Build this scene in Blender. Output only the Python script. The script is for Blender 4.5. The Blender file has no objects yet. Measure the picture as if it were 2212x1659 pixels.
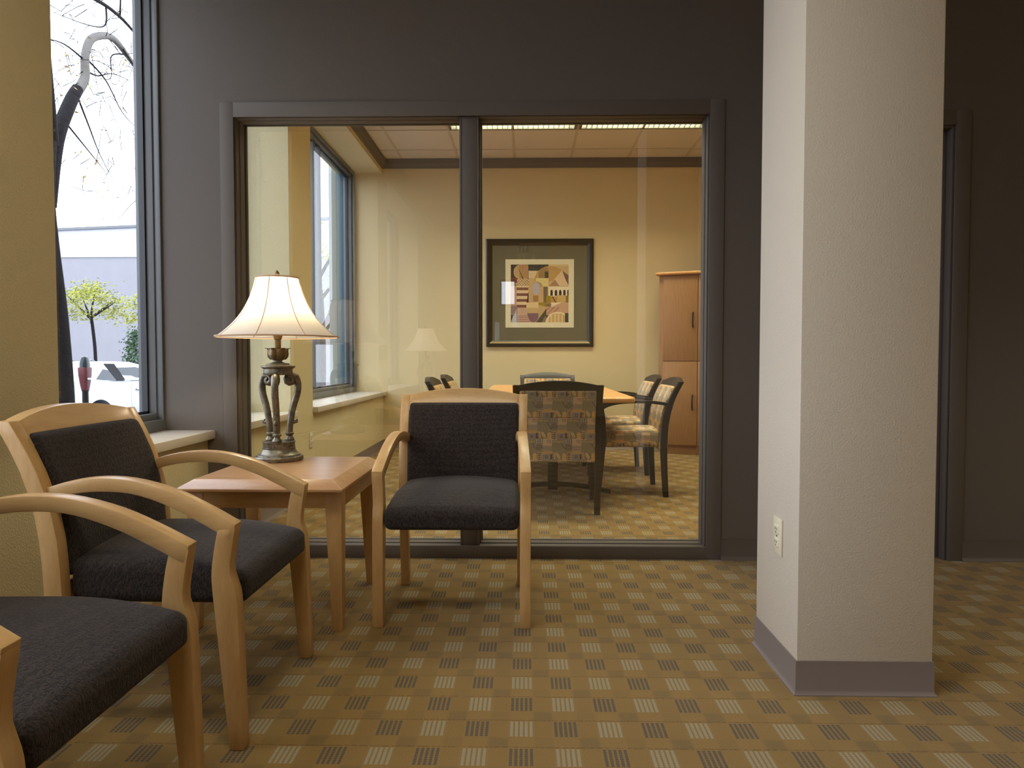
import bpy, bmesh, math, random
import numpy as np
from mathutils import Vector, Matrix

# ---------------------------------------------------------------- camera, sky, lights, exposure
S = bpy.context.scene
C = S.collection
PI = math.pi
random.seed(7)
rng = np.random.default_rng(7)

cam_d = bpy.data.cameras.new('camera')
cam_d.sensor_width = 36.0
cam_d.lens = 36.0 * 1500.0 / 2212.0
cam_d.clip_start = 0.05
cam_d.clip_end = 300
cam = bpy.data.objects.new('camera', cam_d)
cam.location = (0, 0, 0.97)
cam.rotation_euler = (math.radians(90 - 1.966), 0, math.radians(1.1075))
C.objects.link(cam)
S.camera = cam

W = bpy.data.worlds.new('overcast_sky')
S.world = W
W.use_nodes = True
bg = W.node_tree.nodes['Background']
bg.inputs[0].default_value = (0.90, 0.96, 1.12, 1)
bg.inputs[1].default_value = 4.6

S.view_settings.view_transform = 'Standard'
S.view_settings.look = 'None'
S.view_settings.exposure = 0.0
S.view_settings.gamma = 1.0
S.view_settings.use_curve_mapping = False
try:
    cy = S.cycles
    cy.use_denoising = True
    cy.max_bounces = 10
    cy.diffuse_bounces = 5
    cy.glossy_bounces = 4
    cy.transmission_bounces = 6
    cy.transparent_max_bounces = 24
    cy.caustics_reflective = False
    cy.caustics_refractive = False
    cy.sample_clamp_indirect = 4.0
    cy.use_light_tree = True
except Exception:
    pass


def area_light(name, loc, sx, sy, power, col, rot=(0, 0, 0), spread=PI, portal=False):
    d = bpy.data.lights.new(name, 'AREA')
    d.shape = 'RECTANGLE'
    d.size = sx
    d.size_y = sy
    d.energy = power
    d.color = col
    d.spread = spread
    o = bpy.data.objects.new(name, d)
    o.location = loc
    o.rotation_euler = rot
    C.objects.link(o)
    if portal:
        try:
            d.cycles.is_portal = True
        except Exception:
            pass
    return o


WARM = (1.0, 0.92, 0.70)
FLUO = (1.0, 0.925, 0.67)
# window portals (they only guide the sky light's sampling)
for y0, y1 in ((2.31, 3.37), (5.04, 7.5), (-0.42, 1.83), (-3.15, -0.9)):
    area_light('window_portal', (-1.97, (y0 + y1) / 2, 1.81), 2.38, y1 - y0, 1.0, (1, 1, 1), (0, -PI / 2, 0), portal=True)
# added unseen reception fill lights; then the conference room troffers
REC_FILLS = ((2.5, -1.0), (3.4, 1.3), (-0.55, 0.9), (3.0, -3.9))
for (x, y), e, sp_ in zip(REC_FILLS, (3, 26, 20, 13), (2.2, 1.75, 2.4, 2.2)):
    area_light('troffer_and_fill_glow', (x, y, 3.20), 1.1, 0.5, e, WARM, spread=sp_)
CONF_LIGHTS = ((-0.12, 6.325), (1.10, 6.325), (-0.12, 4.495), (1.10, 4.495))
for x, y in CONF_LIGHTS:
    area_light('troffer_and_fill_glow', (x, y, 3.268), 1.12, 0.5, 70, FLUO, spread=2.9)


# ---------------------------------------------------------------- materials
def lin(r, g, b):
    f = lambda c: (c / 255) / 12.92 if c <= 10 else (((c / 255) + 0.055) / 1.055) ** 2.4
    return (f(r), f(g), f(b), 1)


class NT:
    """small helper around a node tree"""
    def __init__(self, name):
        self.m = bpy.data.materials.new(name)
        self.m.use_nodes = True
        self.t = self.m.node_tree
        self.b = self.t.nodes['Principled BSDF']

    def n(self, kind, **kw):
        nd = self.t.nodes.new(kind)
        for k, v in kw.items():
            setattr(nd, k, v)
        return nd

    def l(self, a, b):
        self.t.links.new(a, b)

    def m_(self, op, *ins, clamp=False):
        nd = self.n('ShaderNodeMath', operation=op, use_clamp=clamp)
        for i, v in enumerate(ins):
            if isinstance(v, (int, float)):
                nd.inputs[i].default_value = v
            else:
                self.l(v, nd.inputs[i])
        return nd.outputs[0]

    def mix(self, fac, a, b):
        nd = self.n('ShaderNodeMix', data_type='RGBA')
        for s, v in ((nd.inputs[0], fac), (nd.inputs[6], a), (nd.inputs[7], b)):
            if isinstance(v, (int, float)):
                s.default_value = v
            elif isinstance(v, tuple):
                s.default_value = v
            else:
                self.l(v, s)
        return nd.outputs[2]

    def noise(self, scale, detail=2, vec=None, rough=0.5):
        nd = self.n('ShaderNodeTexNoise')
        nd.inputs['Scale'].default_value = scale
        nd.inputs['Detail'].default_value = detail
        nd.inputs['Roughness'].default_value = rough
        if vec is not None:
            self.l(vec, nd.inputs['Vector'])
        return nd.outputs[0]

    def objco(self, scale=None):
        tc = self.n('ShaderNodeTexCoord').outputs['Object']
        if scale:
            mp = self.n('ShaderNodeMapping')
            mp.inputs['Scale'].default_value = scale
            self.l(tc, mp.inputs[0])
            return mp.outputs[0]
        return tc

    def bump(self, h, strength, dist=0.01):
        nd = self.n('ShaderNodeBump')
        nd.inputs['Strength'].default_value = strength
        nd.inputs['Distance'].default_value = dist
        self.l(h, nd.inputs['Height'])
        self.l(nd.outputs[0], self.b.inputs['Normal'])

    def set(self, **kw):
        for k, v in kw.items():
            k = {'rough': 'Roughness', 'metal': 'Metallic', 'col': 'Base Color', 'spec': 'Specular IOR Level',
                 'sheen': 'Sheen Weight', 'coat': 'Coat Weight', 'coatr': 'Coat Roughness'}.get(k, k)
            s = self.b.inputs[k]
            if isinstance(v, (int, float, tuple)):
                s.default_value = v
            else:
                self.l(v, s)
        return self


def paint(name, col, rough=0.6, tex=0.0, texscale=120, spec=0.3, vary=0.04):
    t = NT(name)
    co = t.objco()
    n1 = t.noise(2.5, 2, co)
    dark = tuple(c * (1 - vary) for c in col[:3]) + (1,)
    t.set(col=t.mix(n1, dark, col), rough=rough, spec=spec)
    if tex:
        n2 = t.noise(texscale, 3, co, 0.55)
        r = t.n('ShaderNodeValToRGB')
        r.color_ramp.elements[0].position = 0.42
        r.color_ramp.elements[1].position = 0.68
        t.l(n2, r.inputs[0])
        t.bump(r.outputs[0], tex, 0.004)
    return t.m


def wood(name, a, b, scale=(6, 6, 1.2), rough=0.35, coat=0.25):
    t = NT(name)
    co = t.objco(scale)
    n1 = t.noise(6, 5, co, 0.6)
    n2 = t.noise(60, 2, co)
    f = t.m_('ADD', t.m_('MULTIPLY', n1, 0.8), t.m_('MULTIPLY', n2, 0.2))
    f = t.m_('MULTIPLY', t.m_('SUBTRACT', f, 0.3), 2.2, clamp=True)
    t.set(col=t.mix(f, a, b), rough=rough, coat=coat, coatr=0.25, spec=0.4)
    return t.m


def plain(name, col, rough=0.5, metal=0.0, spec=0.5, coat=0.0):
    t = NT(name)
    n1 = t.noise(30, 2, t.objco())
    d = tuple(c * 0.93 for c in col[:3]) + (1,)
    t.set(col=t.mix(n1, d, col), rough=rough, metal=metal, spec=spec, coat=coat)
    return t.m


def glass(name, ior=1.7, tint=(0.97, 0.985, 0.98, 1)):
    t = NT(name)
    t.t.nodes.remove(t.b)
    out = t.t.nodes['Material Output']
    tr = t.n('ShaderNodeBsdfTransparent')
    tr.inputs[0].default_value = tint
    gl = t.n('ShaderNodeBsdfGlossy')
    gl.inputs['Roughness'].default_value = 0.0
    lw = t.n('ShaderNodeFresnel')
    lw.inputs[0].default_value = ior
    g = t.n('ShaderNodeNewGeometry')
    fac = t.m_('MULTIPLY', lw.outputs[0], t.m_('SUBTRACT', 1.0, g.outputs['Backfacing']))
    mx = t.n('ShaderNodeMixShader')
    t.l(fac, mx.inputs[0])
    t.l(tr.outputs[0], mx.inputs[1])
    t.l(gl.outputs[0], mx.inputs[2])
    t.l(mx.outputs[0], out.inputs[0])
    return t.m


def emit(name, col, s):
    t = NT(name)
    t.set(col=(0.8, 0.8, 0.8, 1))
    t.b.inputs['Emission Color'].default_value = col
    t.b.inputs['Emission Strength'].default_value = s
    return t.m


def carpet():
    t = NT('carpet')
    tc = t.objco()
    sp = t.n('ShaderNodeSeparateXYZ')
    t.l(tc, sp.inputs[0])
    M = t.m_
    u = M('DIVIDE', M('ADD', sp.outputs[0], 0.010), 0.1163)
    v = M('DIVIDE', M('SUBTRACT', sp.outputs[1], 1.665), 0.1305)
    ui, vi = M('ROUND', u), M('ROUND', v)
    fu, fv = M('SUBTRACT', u, ui), M('SUBTRACT', v, vi)
    par = M('FLOORED_MODULO', M('ADD', ui, vi), 2.0)
    lt = lambda a, b: M('LESS_THAN', a, b)
    ab = lambda a: M('ABSOLUTE', a)
    block = M('MULTIPLY', lt(ab(fu), 0.275), lt(ab(fv), 0.285))
    s = M('FRACT', M('MULTIPLY', M('ADD', fu, 0.275), 5 / 0.55))
    strip = lt(ab(M('SUBTRACT', s, 0.5)), 0.30)
    q = M('FRACT', M('MULTIPLY', M('ADD', fv, 0.285), 8 / 0.57))
    dot = M('ADD', M('MULTIPLY', lt(ab(M('SUBTRACT', q, 0.5)), 0.36), 0.45), 0.55)
    mask = M('MULTIPLY', M('MULTIPLY', block, strip), dot)
    # soft brown patches half-way between the blocks
    u2, v2 = M('ADD', u, 0.5), M('ADD', v, 0.5)
    ui2, vi2 = M('ROUND', u2), M('ROUND', v2)
    fu2, fv2 = ab(M('SUBTRACT', u2, ui2)), ab(M('SUBTRACT', v2, vi2))
    par2 = M('FLOORED_MODULO', M('ADD', ui2, vi2), 2.0)
    ss = lambda x, a, b: M('SUBTRACT', 1.0, M('DIVIDE', M('SUBTRACT', x, a), b - a, clamp=True))
    soft = M('MULTIPLY', ss(fu2, 0.18, 0.26), ss(fv2, 0.14, 0.22))
    big = t.noise(4.0, 2, tc)
    soft = M('MULTIPLY', soft, M('ADD', 0.18, M('MULTIPLY', par2, 0.42)))
    seam = lt(ab(M('SUBTRACT', fv, 0.335)), 0.016)
    sn = t.noise(180, 1, tc)
    seam = M('MULTIPLY', seam, M('GREATER_THAN', sn, 0.46))
    fine = t.noise(380, 3, tc, 0.75)
    band = lt(ab(fu), 0.3)
    base = t.mix(fine, lin(104, 80, 36), lin(168, 134, 74))
    base = t.mix(M('MULTIPLY', band, 0.22), base, lin(160, 126, 68))
    base = t.mix(M('MULTIPLY', big, 0.25), base, lin(158, 123, 56))
    base = t.mix(soft, base, lin(118, 96, 57))
    base = t.mix(M('MULTIPLY', seam, 0.6), base, lin(92, 56, 24))
    bl = t.mix(par, lin(62, 64, 67), lin(168, 163, 140))
    bl = t.mix(M('MULTIPLY', fine, 0.25), bl, lin(120, 110, 90))
    col = t.mix(M('MULTIPLY', mask, 0.86), base, bl)
    t.set(col=col, rough=0.95, spec=0.1, sheen=0.15)
    h = M('ADD', fine, M('MULTIPLY', mask, 0.5))
    t.bump(h, 0.8, 0.004)
    return t.m


def upholstery():
    t = NT('dark_upholstery')
    co = t.objco()
    vo = t.n('ShaderNodeTexVoronoi', feature='F1')
    vo.inputs['Scale'].default_value = 230
    t.l(co, vo.inputs['Vector'])
    mp = t.n('ShaderNodeMapping')
    mp.inputs['Scale'].default_value = (1, 1, 0.45)
    t.l(co, mp.inputs[0])
    wv = t.n('ShaderNodeTexWave', wave_type='RINGS')
    wv.inputs['Scale'].default_value = 26
    wv.inputs['Distortion'].default_value = 9
    wv.inputs['Detail'].default_value = 2
    wv.inputs['Detail Scale'].default_value = 5
    t.l(mp.outputs[0], wv.inputs['Vector'])
    f = t.m_('MULTIPLY', wv.outputs['Fac'], 0.6)
    f = t.m_('ADD', f, t.m_('MULTIPLY', vo.outputs['Distance'], 0.5))
    t.set(col=t.mix(f, lin(21, 18, 20), lin(60, 50, 46)), rough=0.85, spec=0.2, sheen=0.1)
    t.b.inputs['Sheen Roughness'].default_value = 0.5
    t.bump(f, 0.6, 0.002)
    return t.m


def printed(name, rough=0.8, spec=0.2):
    t = NT(name)
    a = t.n('ShaderNodeAttribute', attribute_name='print')
    t.set(col=a.outputs['Color'], rough=rough, spec=spec)
    return t.m


def shade_mat():
    t = NT('lamp_shade_fabric')
    t.t.nodes.remove(t.b)
    out = t.t.nodes['Material Output']
    df = t.n('ShaderNodeBsdfDiffuse')
    tl = t.n('ShaderNodeBsdfTranslucent')
    n1 = t.noise(300, 2, t.objco())
    c = t.mix(n1, (0.80, 0.72, 0.62, 1), (0.90, 0.83, 0.74, 1))
    t.l(c, df.inputs[0])
    t.l(c, tl.inputs[0])
    mx = t.n('ShaderNodeMixShader')
    mx.inputs[0].default_value = 0.30
    t.l(df.outputs[0], mx.inputs[1])
    t.l(tl.outputs[0], mx.inputs[2])
    t.l(mx.outputs[0], out.inputs[0])
    return t.m


M = dict(
    carpet=carpet(),
    cream=paint('cream_wall_paint', lin(218, 204, 162), 0.7, 0.35, 170),
    cream_smooth=paint('cream_smooth_paint', lin(216, 197, 152), 0.7, 0.12, 170),
    column=paint('column_paint', lin(208, 196, 178), 0.75, 0.2, 190),
    grey=paint('charcoal_wall_paint', lin(99, 91, 84), 0.65, 0.12, 200),
    trim=paint('grey_trim_paint', lin(101, 93, 86), 0.6, 0, spec=0.2),
    metal=paint('window_frame_grey', lin(108, 110, 112), 0.4, 0, spec=0.5),
    base=paint('grey_rubber_base', lin(128, 116, 112), 0.5),
    basedark=paint('charcoal_rubber_base', lin(94, 85, 78), 0.5),
    ceil=paint('ceiling_white', lin(214, 204, 190), 0.9, 0.2, 300),
    tee=paint('shadow_line_tee_metal', lin(194, 182, 164), 0.6),  # darker than the tiles: shadow lines painted into the grid colour
    sill=paint('window_sill_laminate', lin(206, 196, 180), 0.35, spec=0.5),
    maple=wood('honey_maple', lin(206, 168, 114), lin(184, 142, 88)),
    maple_x=wood('honey_maple_across', lin(206, 168, 114), lin(184, 142, 88), (1.2, 6, 6)),
    maple_y=wood('honey_maple_lengthwise', lin(206, 168, 114), lin(184, 142, 88), (6, 1.2, 6)),
    mapletop=wood('maple_table_veneer', lin(194, 152, 108), lin(168, 122, 82), (1.2, 6, 6), 0.28, 0.4),
    conftop=wood('conference_table_veneer', lin(224, 170, 104), lin(206, 146, 80), (6, 1.2, 6), 0.3, 0.3),
    cabinet=wood('oak_cabinet_veneer', lin(168, 124, 76), lin(138, 96, 56), (14, 14, 0.9), 0.5, 0.1),
    espresso=wood('espresso_wood', lin(34, 28, 25), lin(20, 16, 15), rough=0.4, coat=0.05),
    fabric=upholstery(),
    print=printed('patterned_upholstery'),
    art=printed('art_print_ink', 0.5),
    pane=glass('window_glass', 1.5),
    pane2=glass('partition_glass', 2.25),
    picglass=glass('picture_glass', 1.4),
    bronze=NT('antique_bronze'),
    bronze2=plain('bronze_gold_highlight', lin(118, 94, 58), 0.42, 0.8),
    shade=shade_mat(),
    seam=plain('shade_trim_cord', lin(214, 178, 146), 0.8),
    black=plain('black_plastic', lin(24, 22, 22), 0.4),
    blackmetal=plain('black_metal', lin(30, 28, 27), 0.4, 0.6),
    ivory=plain('ivory_plastic', lin(226, 216, 190), 0.35),
    mat_board=plain('olive_mat_board', lin(112, 102, 78), 0.8),
    white_mat=plain('cream_mat_board', lin(238, 222, 190), 0.8),
    picframe=plain('black_gold_frame', lin(44, 36, 28), 0.35, 0.3),
    gold=plain('gold_leaf', lin(118, 98, 62), 0.45, 0.6),
    louver=plain('troffer_louver_metal', lin(112, 110, 98), 0.4, 0.2),
    bark=NT('wet_bark'),
    bark_skylit=paint('skylit_pale_bark', lin(112, 108, 104), 0.8, 0.8, 60),  # sky light on the upper branch put into a paler bark colour
    leaf=plain('yellow_green_leaf', lin(150, 152, 52), 0.7),
    leaf2=plain('autumn_leaf', lin(190, 160, 90), 0.7),
    shrub=plain('dark_green_shrub', lin(58, 84, 52), 0.8),
    concrete=paint('grey_block_wall', lin(150, 148, 153), 0.9, 0.3, 8, vary=0.12),
    band=paint('pale_metal_cladding', lin(188, 189, 197), 0.7),
    asphalt=paint('wet_asphalt', lin(92, 94, 100), 0.4),
    carpaint=plain('white_car_paint', lin(186, 190, 202), 0.25, 0, 0.5, 0.3),
    tyre=plain('tyre_rubber', lin(26, 26, 28), 0.8),
    alloy=plain('alloy_wheel', lin(150, 150, 155), 0.3, 0.8),
    carglass=plain('car_glass', lin(40, 48, 52), 0.1, 0, 0.35),
    pillarblack=plain('satin_black_paint', lin(16, 16, 18), 0.6, 0, 0.15),
    red=plain('red_meter_paint', lin(86, 22, 26), 0.5),
    teal=plain('teal_metal_panel', lin(56, 92, 104), 0.5),
    extpier=paint('exterior_concrete', lin(128, 136, 134), 0.9),
    signgrey=plain('sign_panel_grey', lin(190, 192, 200), 0.6),
    signpale=plain('sign_letter_pale', lin(240, 240, 225), 0.5),
)
t = M['bronze']
co = t.objco()
f = t.m_('MULTIPLY', t.m_('SUBTRACT', t.noise(40, 4, co, 0.65), 0.3), 2.2, clamp=True)
t.set(col=t.mix(f, lin(92, 87, 74), lin(156, 148, 132)), rough=0.42, metal=0.75)
M['bronze'] = t.m
t = M['bark']
co = t.objco()
f = t.noise(26, 4, co, 0.7)
t.set(col=t.mix(f, lin(15, 13, 15), lin(38, 34, 37)), rough=0.8, spec=0.15)
t.bump(f, 0.6, 0.02)
M['bark'] = t.m


# ---------------------------------------------------------------- mesh helpers
class MB:
    def __init__(self):
        self.v, self.f = [], []

    def add(self, vs, fs):
        o = len(self.v)
        self.v += [tuple(p) for p in vs]
        self.f += [tuple(i + o for i in q) for q in fs]
        return self

    def box(self, x0, x1, y0, y1, z0, z1):
        return self.add([(x, y, z) for z in (z0, z1) for y in (y0, y1) for x in (x0, x1)],
                        [(0, 2, 3, 1), (4, 5, 7, 6), (0, 1, 5, 4), (2, 6, 7, 3), (0, 4, 6, 2), (1, 3, 7, 5)])

    def prism(self, poly, fa, fb):
        """poly: 2-D points; fa / fb map a 2-D point to the 3-D point of either end"""
        n = len(poly)
        vs = [fa(*p) for p in poly] + [fb(*p) for p in poly]
        fs = [tuple(range(n - 1, -1, -1)), tuple(range(n, 2 * n))]
        fs += [(i, (i + 1) % n, n + (i + 1) % n, n + i) for i in range(n)]
        return self.add(vs, fs)

    def strip(self, top, bot, x0a, x1a, x0b=None, x1b=None):
        """curved bar: top / bot lists of (y, z) of equal length, width x0..x1 going from a (start) to b (end)"""
        n = len(top)
        x0b = x0a if x0b is None else x0b
        x1b = x1a if x1b is None else x1b
        vs = []
        for i in range(n):
            k = i / (n - 1)
            xa, xb = x0a + (x0b - x0a) * k, x1a + (x1b - x1a) * k
            (y, z), (y2, z2) = top[i], bot[i]
            vs += [(xa, y, z), (xb, y, z), (xb, y2, z2), (xa, y2, z2)]
        fs = []
        for i in range(n - 1):
            a, b = 4 * i, 4 * i + 4
            for j in range(4):
                fs.append((a + j, a + (j + 1) % 4, b + (j + 1) % 4, b + j))
        fs += [(3, 2, 1, 0), (4 * n - 4, 4 * n - 3, 4 * n - 2, 4 * n - 1)]
        return self.add(vs, fs)

    def tube(self, pts, rad, n=10, cap=True):
        pts = [Vector(p) for p in pts]
        if isinstance(rad, (int, float)):
            rad = [rad] * len(pts)
        vs, fs = [], []
        prev = None
        for i, p in enumerate(pts):
            d = (pts[min(i + 1, len(pts) - 1)] - pts[max(i - 1, 0)]).normalized()
            if prev is None:
                a = Vector((0, 0, 1)) if abs(d.z) < 0.9 else Vector((1, 0, 0))
                u = d.cross(a).normalized()
            else:
                u = (prev - d * prev.dot(d)).normalized()
            prev = u
            w = d.cross(u)
            for j in range(n):
                a = 2 * PI * j / n
                vs.append(p + (u * math.cos(a) + w * math.sin(a)) * rad[i])
        for i in range(len(pts) - 1):
            for j in range(n):
                fs.append((i * n + j, i * n + (j + 1) % n, (i + 1) * n + (j + 1) % n, (i + 1) * n + j))
        if cap:
            fs.append(tuple(range(n - 1, -1, -1)))
            k = (len(pts) - 1) * n
            fs.append(tuple(range(k, k + n)))
        return self.add(vs, fs)

    def lathe(self, prof, n=32, c=(0, 0, 0), rmod=None):
        vs, fs = [], []
        for r, z in prof:
            for j in range(n):
                a = 2 * PI * j / n
                rr = r * (rmod(a, z) if rmod else 1)
                vs.append((c[0] + rr * math.cos(a), c[1] + rr * math.sin(a), c[2] + z))
        for i in range(len(prof) - 1):
            for j in range(n):
                fs.append((i * n + j, i * n + (j + 1) % n, (i + 1) * n + (j + 1) % n, (i + 1) * n + j))
        if prof[0][0] > 1e-4:
            fs.append(tuple(range(n - 1, -1, -1)))
        if prof[-1][0] > 1e-4:
            k = (len(prof) - 1) * n
            fs.append(tuple(range(k, k + n)))
        return self.add(vs, fs)

    def rbox(self, c, h, r, n=(8, 8, 8), fn=None):
        """rounded box: centre, half sizes, corner radius, cuts; fn(x,y,z) deforms"""
        idx, vs, fs = {}, [], []
        nx, ny, nz = n
        h = Vector(h)
        w = lambda t: math.copysign(1 - (1 - abs(t)) ** 1.6, t) if min(n) < 40 else t

        def vid(i, j, k):
            key = (i, j, k)
            if key not in idx:
                tt = [2 * i / nx - 1, 2 * j / ny - 1, 2 * k / nz - 1]
                tt = [w(a) if m < 40 else a for a, m in zip(tt, n)]
                p = Vector((tt[0] * h.x, tt[1] * h.y, tt[2] * h.z))
                q = Vector([max(-(hh - r), min(hh - r, a)) for a, hh in zip(p, h)])
                d = p - q
                if d.length > 1e-9:
                    p = q + d.normalized() * r
                p = (p.x + c[0], p.y + c[1], p.z + c[2])
                idx[key] = len(vs)
                vs.append(fn(*p) if fn else p)
            return idx[key]
        for i in range(nx):
            for j in range(ny):
                fs.append((vid(i, j, 0), vid(i, j + 1, 0), vid(i + 1, j + 1, 0), vid(i + 1, j, 0)))
                fs.append((vid(i, j, nz), vid(i + 1, j, nz), vid(i + 1, j + 1, nz), vid(i, j + 1, nz)))
        for i in range(nx):
            for k in range(nz):
                fs.append((vid(i, 0, k), vid(i + 1, 0, k), vid(i + 1, 0, k + 1), vid(i, 0, k + 1)))
                fs.append((vid(i, ny, k), vid(i, ny, k + 1), vid(i + 1, ny, k + 1), vid(i + 1, ny, k)))
        for j in range(ny):
            for k in range(nz):
                fs.append((vid(0, j, k), vid(0, j, k + 1), vid(0, j + 1, k + 1), vid(0, j + 1, k)))
                fs.append((vid(nx, j, k), vid(nx, j + 1, k), vid(nx, j + 1, k + 1), vid(nx, j, k + 1)))
        return self.add(vs, fs)

    def build(self, name, mat, parent=None, bevel=0.0, smooth=35, seg=2):
        me = bpy.data.meshes.new(name)
        me.from_pydata(self.v, [], self.f)
        bm = bmesh.new()
        bm.from_mesh(me)
        bmesh.ops.recalc_face_normals(bm, faces=bm.faces)
        if bevel:
            es = [e for e in bm.edges if len(e.link_faces) == 2 and e.calc_face_angle(0) > 0.5]
            bmesh.ops.bevel(bm, geom=es, offset=bevel, segments=seg, profile=0.5, affect='EDGES', clamp_overlap=True)
        bm.to_mesh(me)
        bm.free()
        if smooth:
            me.shade_smooth()
            me.set_sharp_from_angle(angle=math.radians(smooth))
        me.materials.append(mat)
        o = bpy.data.objects.new(name, me)
        C.objects.link(o)
        if parent:
            o.parent = parent
        return o


def box(x0, x1, y0, y1, z0, z1):
    return MB().box(x0, x1, y0, y1, z0, z1)


def tag(o, label, cat, group=None):
    o['label'] = label
    o['category'] = cat
    if group:
        o['group'] = group
    return o


def thing(name, label, cat, loc=(0, 0, 0), rz=0.0, group=None):
    o = bpy.data.objects.new(name, None)
    o.empty_display_size = 0.1
    C.objects.link(o)
    o.location = loc
    o.rotation_euler = (0, 0, rz)
    return tag(o, label, cat, group)


def struct(o):
    o['kind'] = 'structure'
    return o


def setting(name):
    o = bpy.data.objects.new(name, None)
    C.objects.link(o)
    return struct(o)


def dup(root, loc, rz, label):
    r = root.copy()
    C.objects.link(r)
    r.location = loc
    r.rotation_euler = (0, 0, rz)
    r['label'] = label
    for ch in list(root.children):
        c = ch.copy()
        C.objects.link(c)
        c.parent = r
        for g in ch.children:
            d = g.copy()
            C.objects.link(d)
            d.parent = c
    return r


# ---------------------------------------------------------------- room shell
YW, YW2 = 3.37, 3.50           # partition between reception and conference room
YB = 7.60                      # far wall of the conference room
XW = -1.56                     # inner face of the street wall
XG = -1.90                     # plane of the street windows
ZC = 3.14                      # ceiling
YR = -5.0                      # wall behind the camera
XR = 5.2

struct(box(-1.56, XR, YR, YB, -0.05, 0).build('floor', M['carpet'], smooth=0))

# street wall: low wall, head and piers
PIERS = ((-5.0, -3.15), (-0.90, -0.42), (1.83, 2.29), (4.58, 5.06))
OPEN = ((-3.15, -0.90), (-0.42, 1.83), (2.29, 4.58), (5.06, YB))
w = MB()
w.box(-2.05, XW, YR, YB, -0.2, 0.585)
w.box(-2.05, XW, YR, YB, 3.0, 3.4)
for a, b in PIERS:
    w.box(-2.05, XW, a, b, 0.585, 3.0)
struct(w.build('wall_left', M['cream'], smooth=0))
# far wall of the conference room, right wall, wall behind the camera
struct(box(-1.955, XR, YB, YB + 0.12, 0, 3.4).build('wall_back', M['cream_smooth'], smooth=0))
struct(box(XR, XR + 0.1, YR, YB, 0, 3.4).build('wall_right', M['cream_smooth'], smooth=0))
w = MB()
HOLES = ((-0.92, -0.72, 0.3, 2.1), (-0.44, -0.16, 1.9, 2.35))
w.box(-2.05, -0.92, YR - 0.1, YR, 0, 3.4)
w.box(-0.92, -0.72, YR - 0.1, YR, 0, 0.3)
w.box(-0.92, -0.72, YR - 0.1, YR, 2.1, 3.4)
w.box(-0.72, -0.44, YR - 0.1, YR, 0, 3.4)
w.box(-0.44, -0.16, YR - 0.1, YR, 0, 1.9)
w.box(-0.44, -0.16, YR - 0.1, YR, 2.35, 3.4)
w.box(-0.16, XR, YR - 0.1, YR, 0, 3.4)
struct(w.build('wall_front', M['cream_smooth'], smooth=0))
# wall shutting the conference room off on its right (out of view)
struct(box(2.75, 2.85, YW2, YB, 0, ZC).build('wall_side', M['cream_smooth'], smooth=0))

# dark partition with the glazed opening and the door opening
OX0, OX1, OZ1 = -1.415, 0.883, 2.145      # glazed opening
DX0, DX1, DZ1 = 1.24, 2.04, 2.085         # door opening
w = MB()
w.prism([(-1.865, YW + 0.001), (-1.772, YW + 0.001), (-1.772, YW2), (-1.95, YW2)], lambda x, y: (x, y, 0.63), lambda x, y: (x, y, 3.0))
w.box(-1.772, OX0, YW, YW2, 0, ZC)
w.box(OX0, OX1, YW, YW2, OZ1, ZC)
w.box(OX1, DX0, YW, YW2, 0, ZC)
w.box(DX0, DX1, YW, YW2, DZ1, ZC)
w.box(DX1, XR, YW, YW2, 0, ZC)
part_wall = struct(w.build('wall_partition', M['grey'], smooth=0))
# the room-side of the partition towards the conference room is cream
w = MB()
w.box(-1.772, OX0, YW2, YW2 + 0.01, 0, ZC)
w.box(OX0, OX1, YW2, YW2 + 0.01, OZ1, ZC)
w.box(OX1, DX0, YW2, YW2 + 0.01, 0, ZC)
w.box(DX0, DX1, YW2, YW2 + 0.01, DZ1, ZC)
w.box(DX1, 2.75, YW2, YW2 + 0.01, 0, ZC)
w.build('paint_skin', M['cream_smooth'], part_wall, smooth=0)

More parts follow.
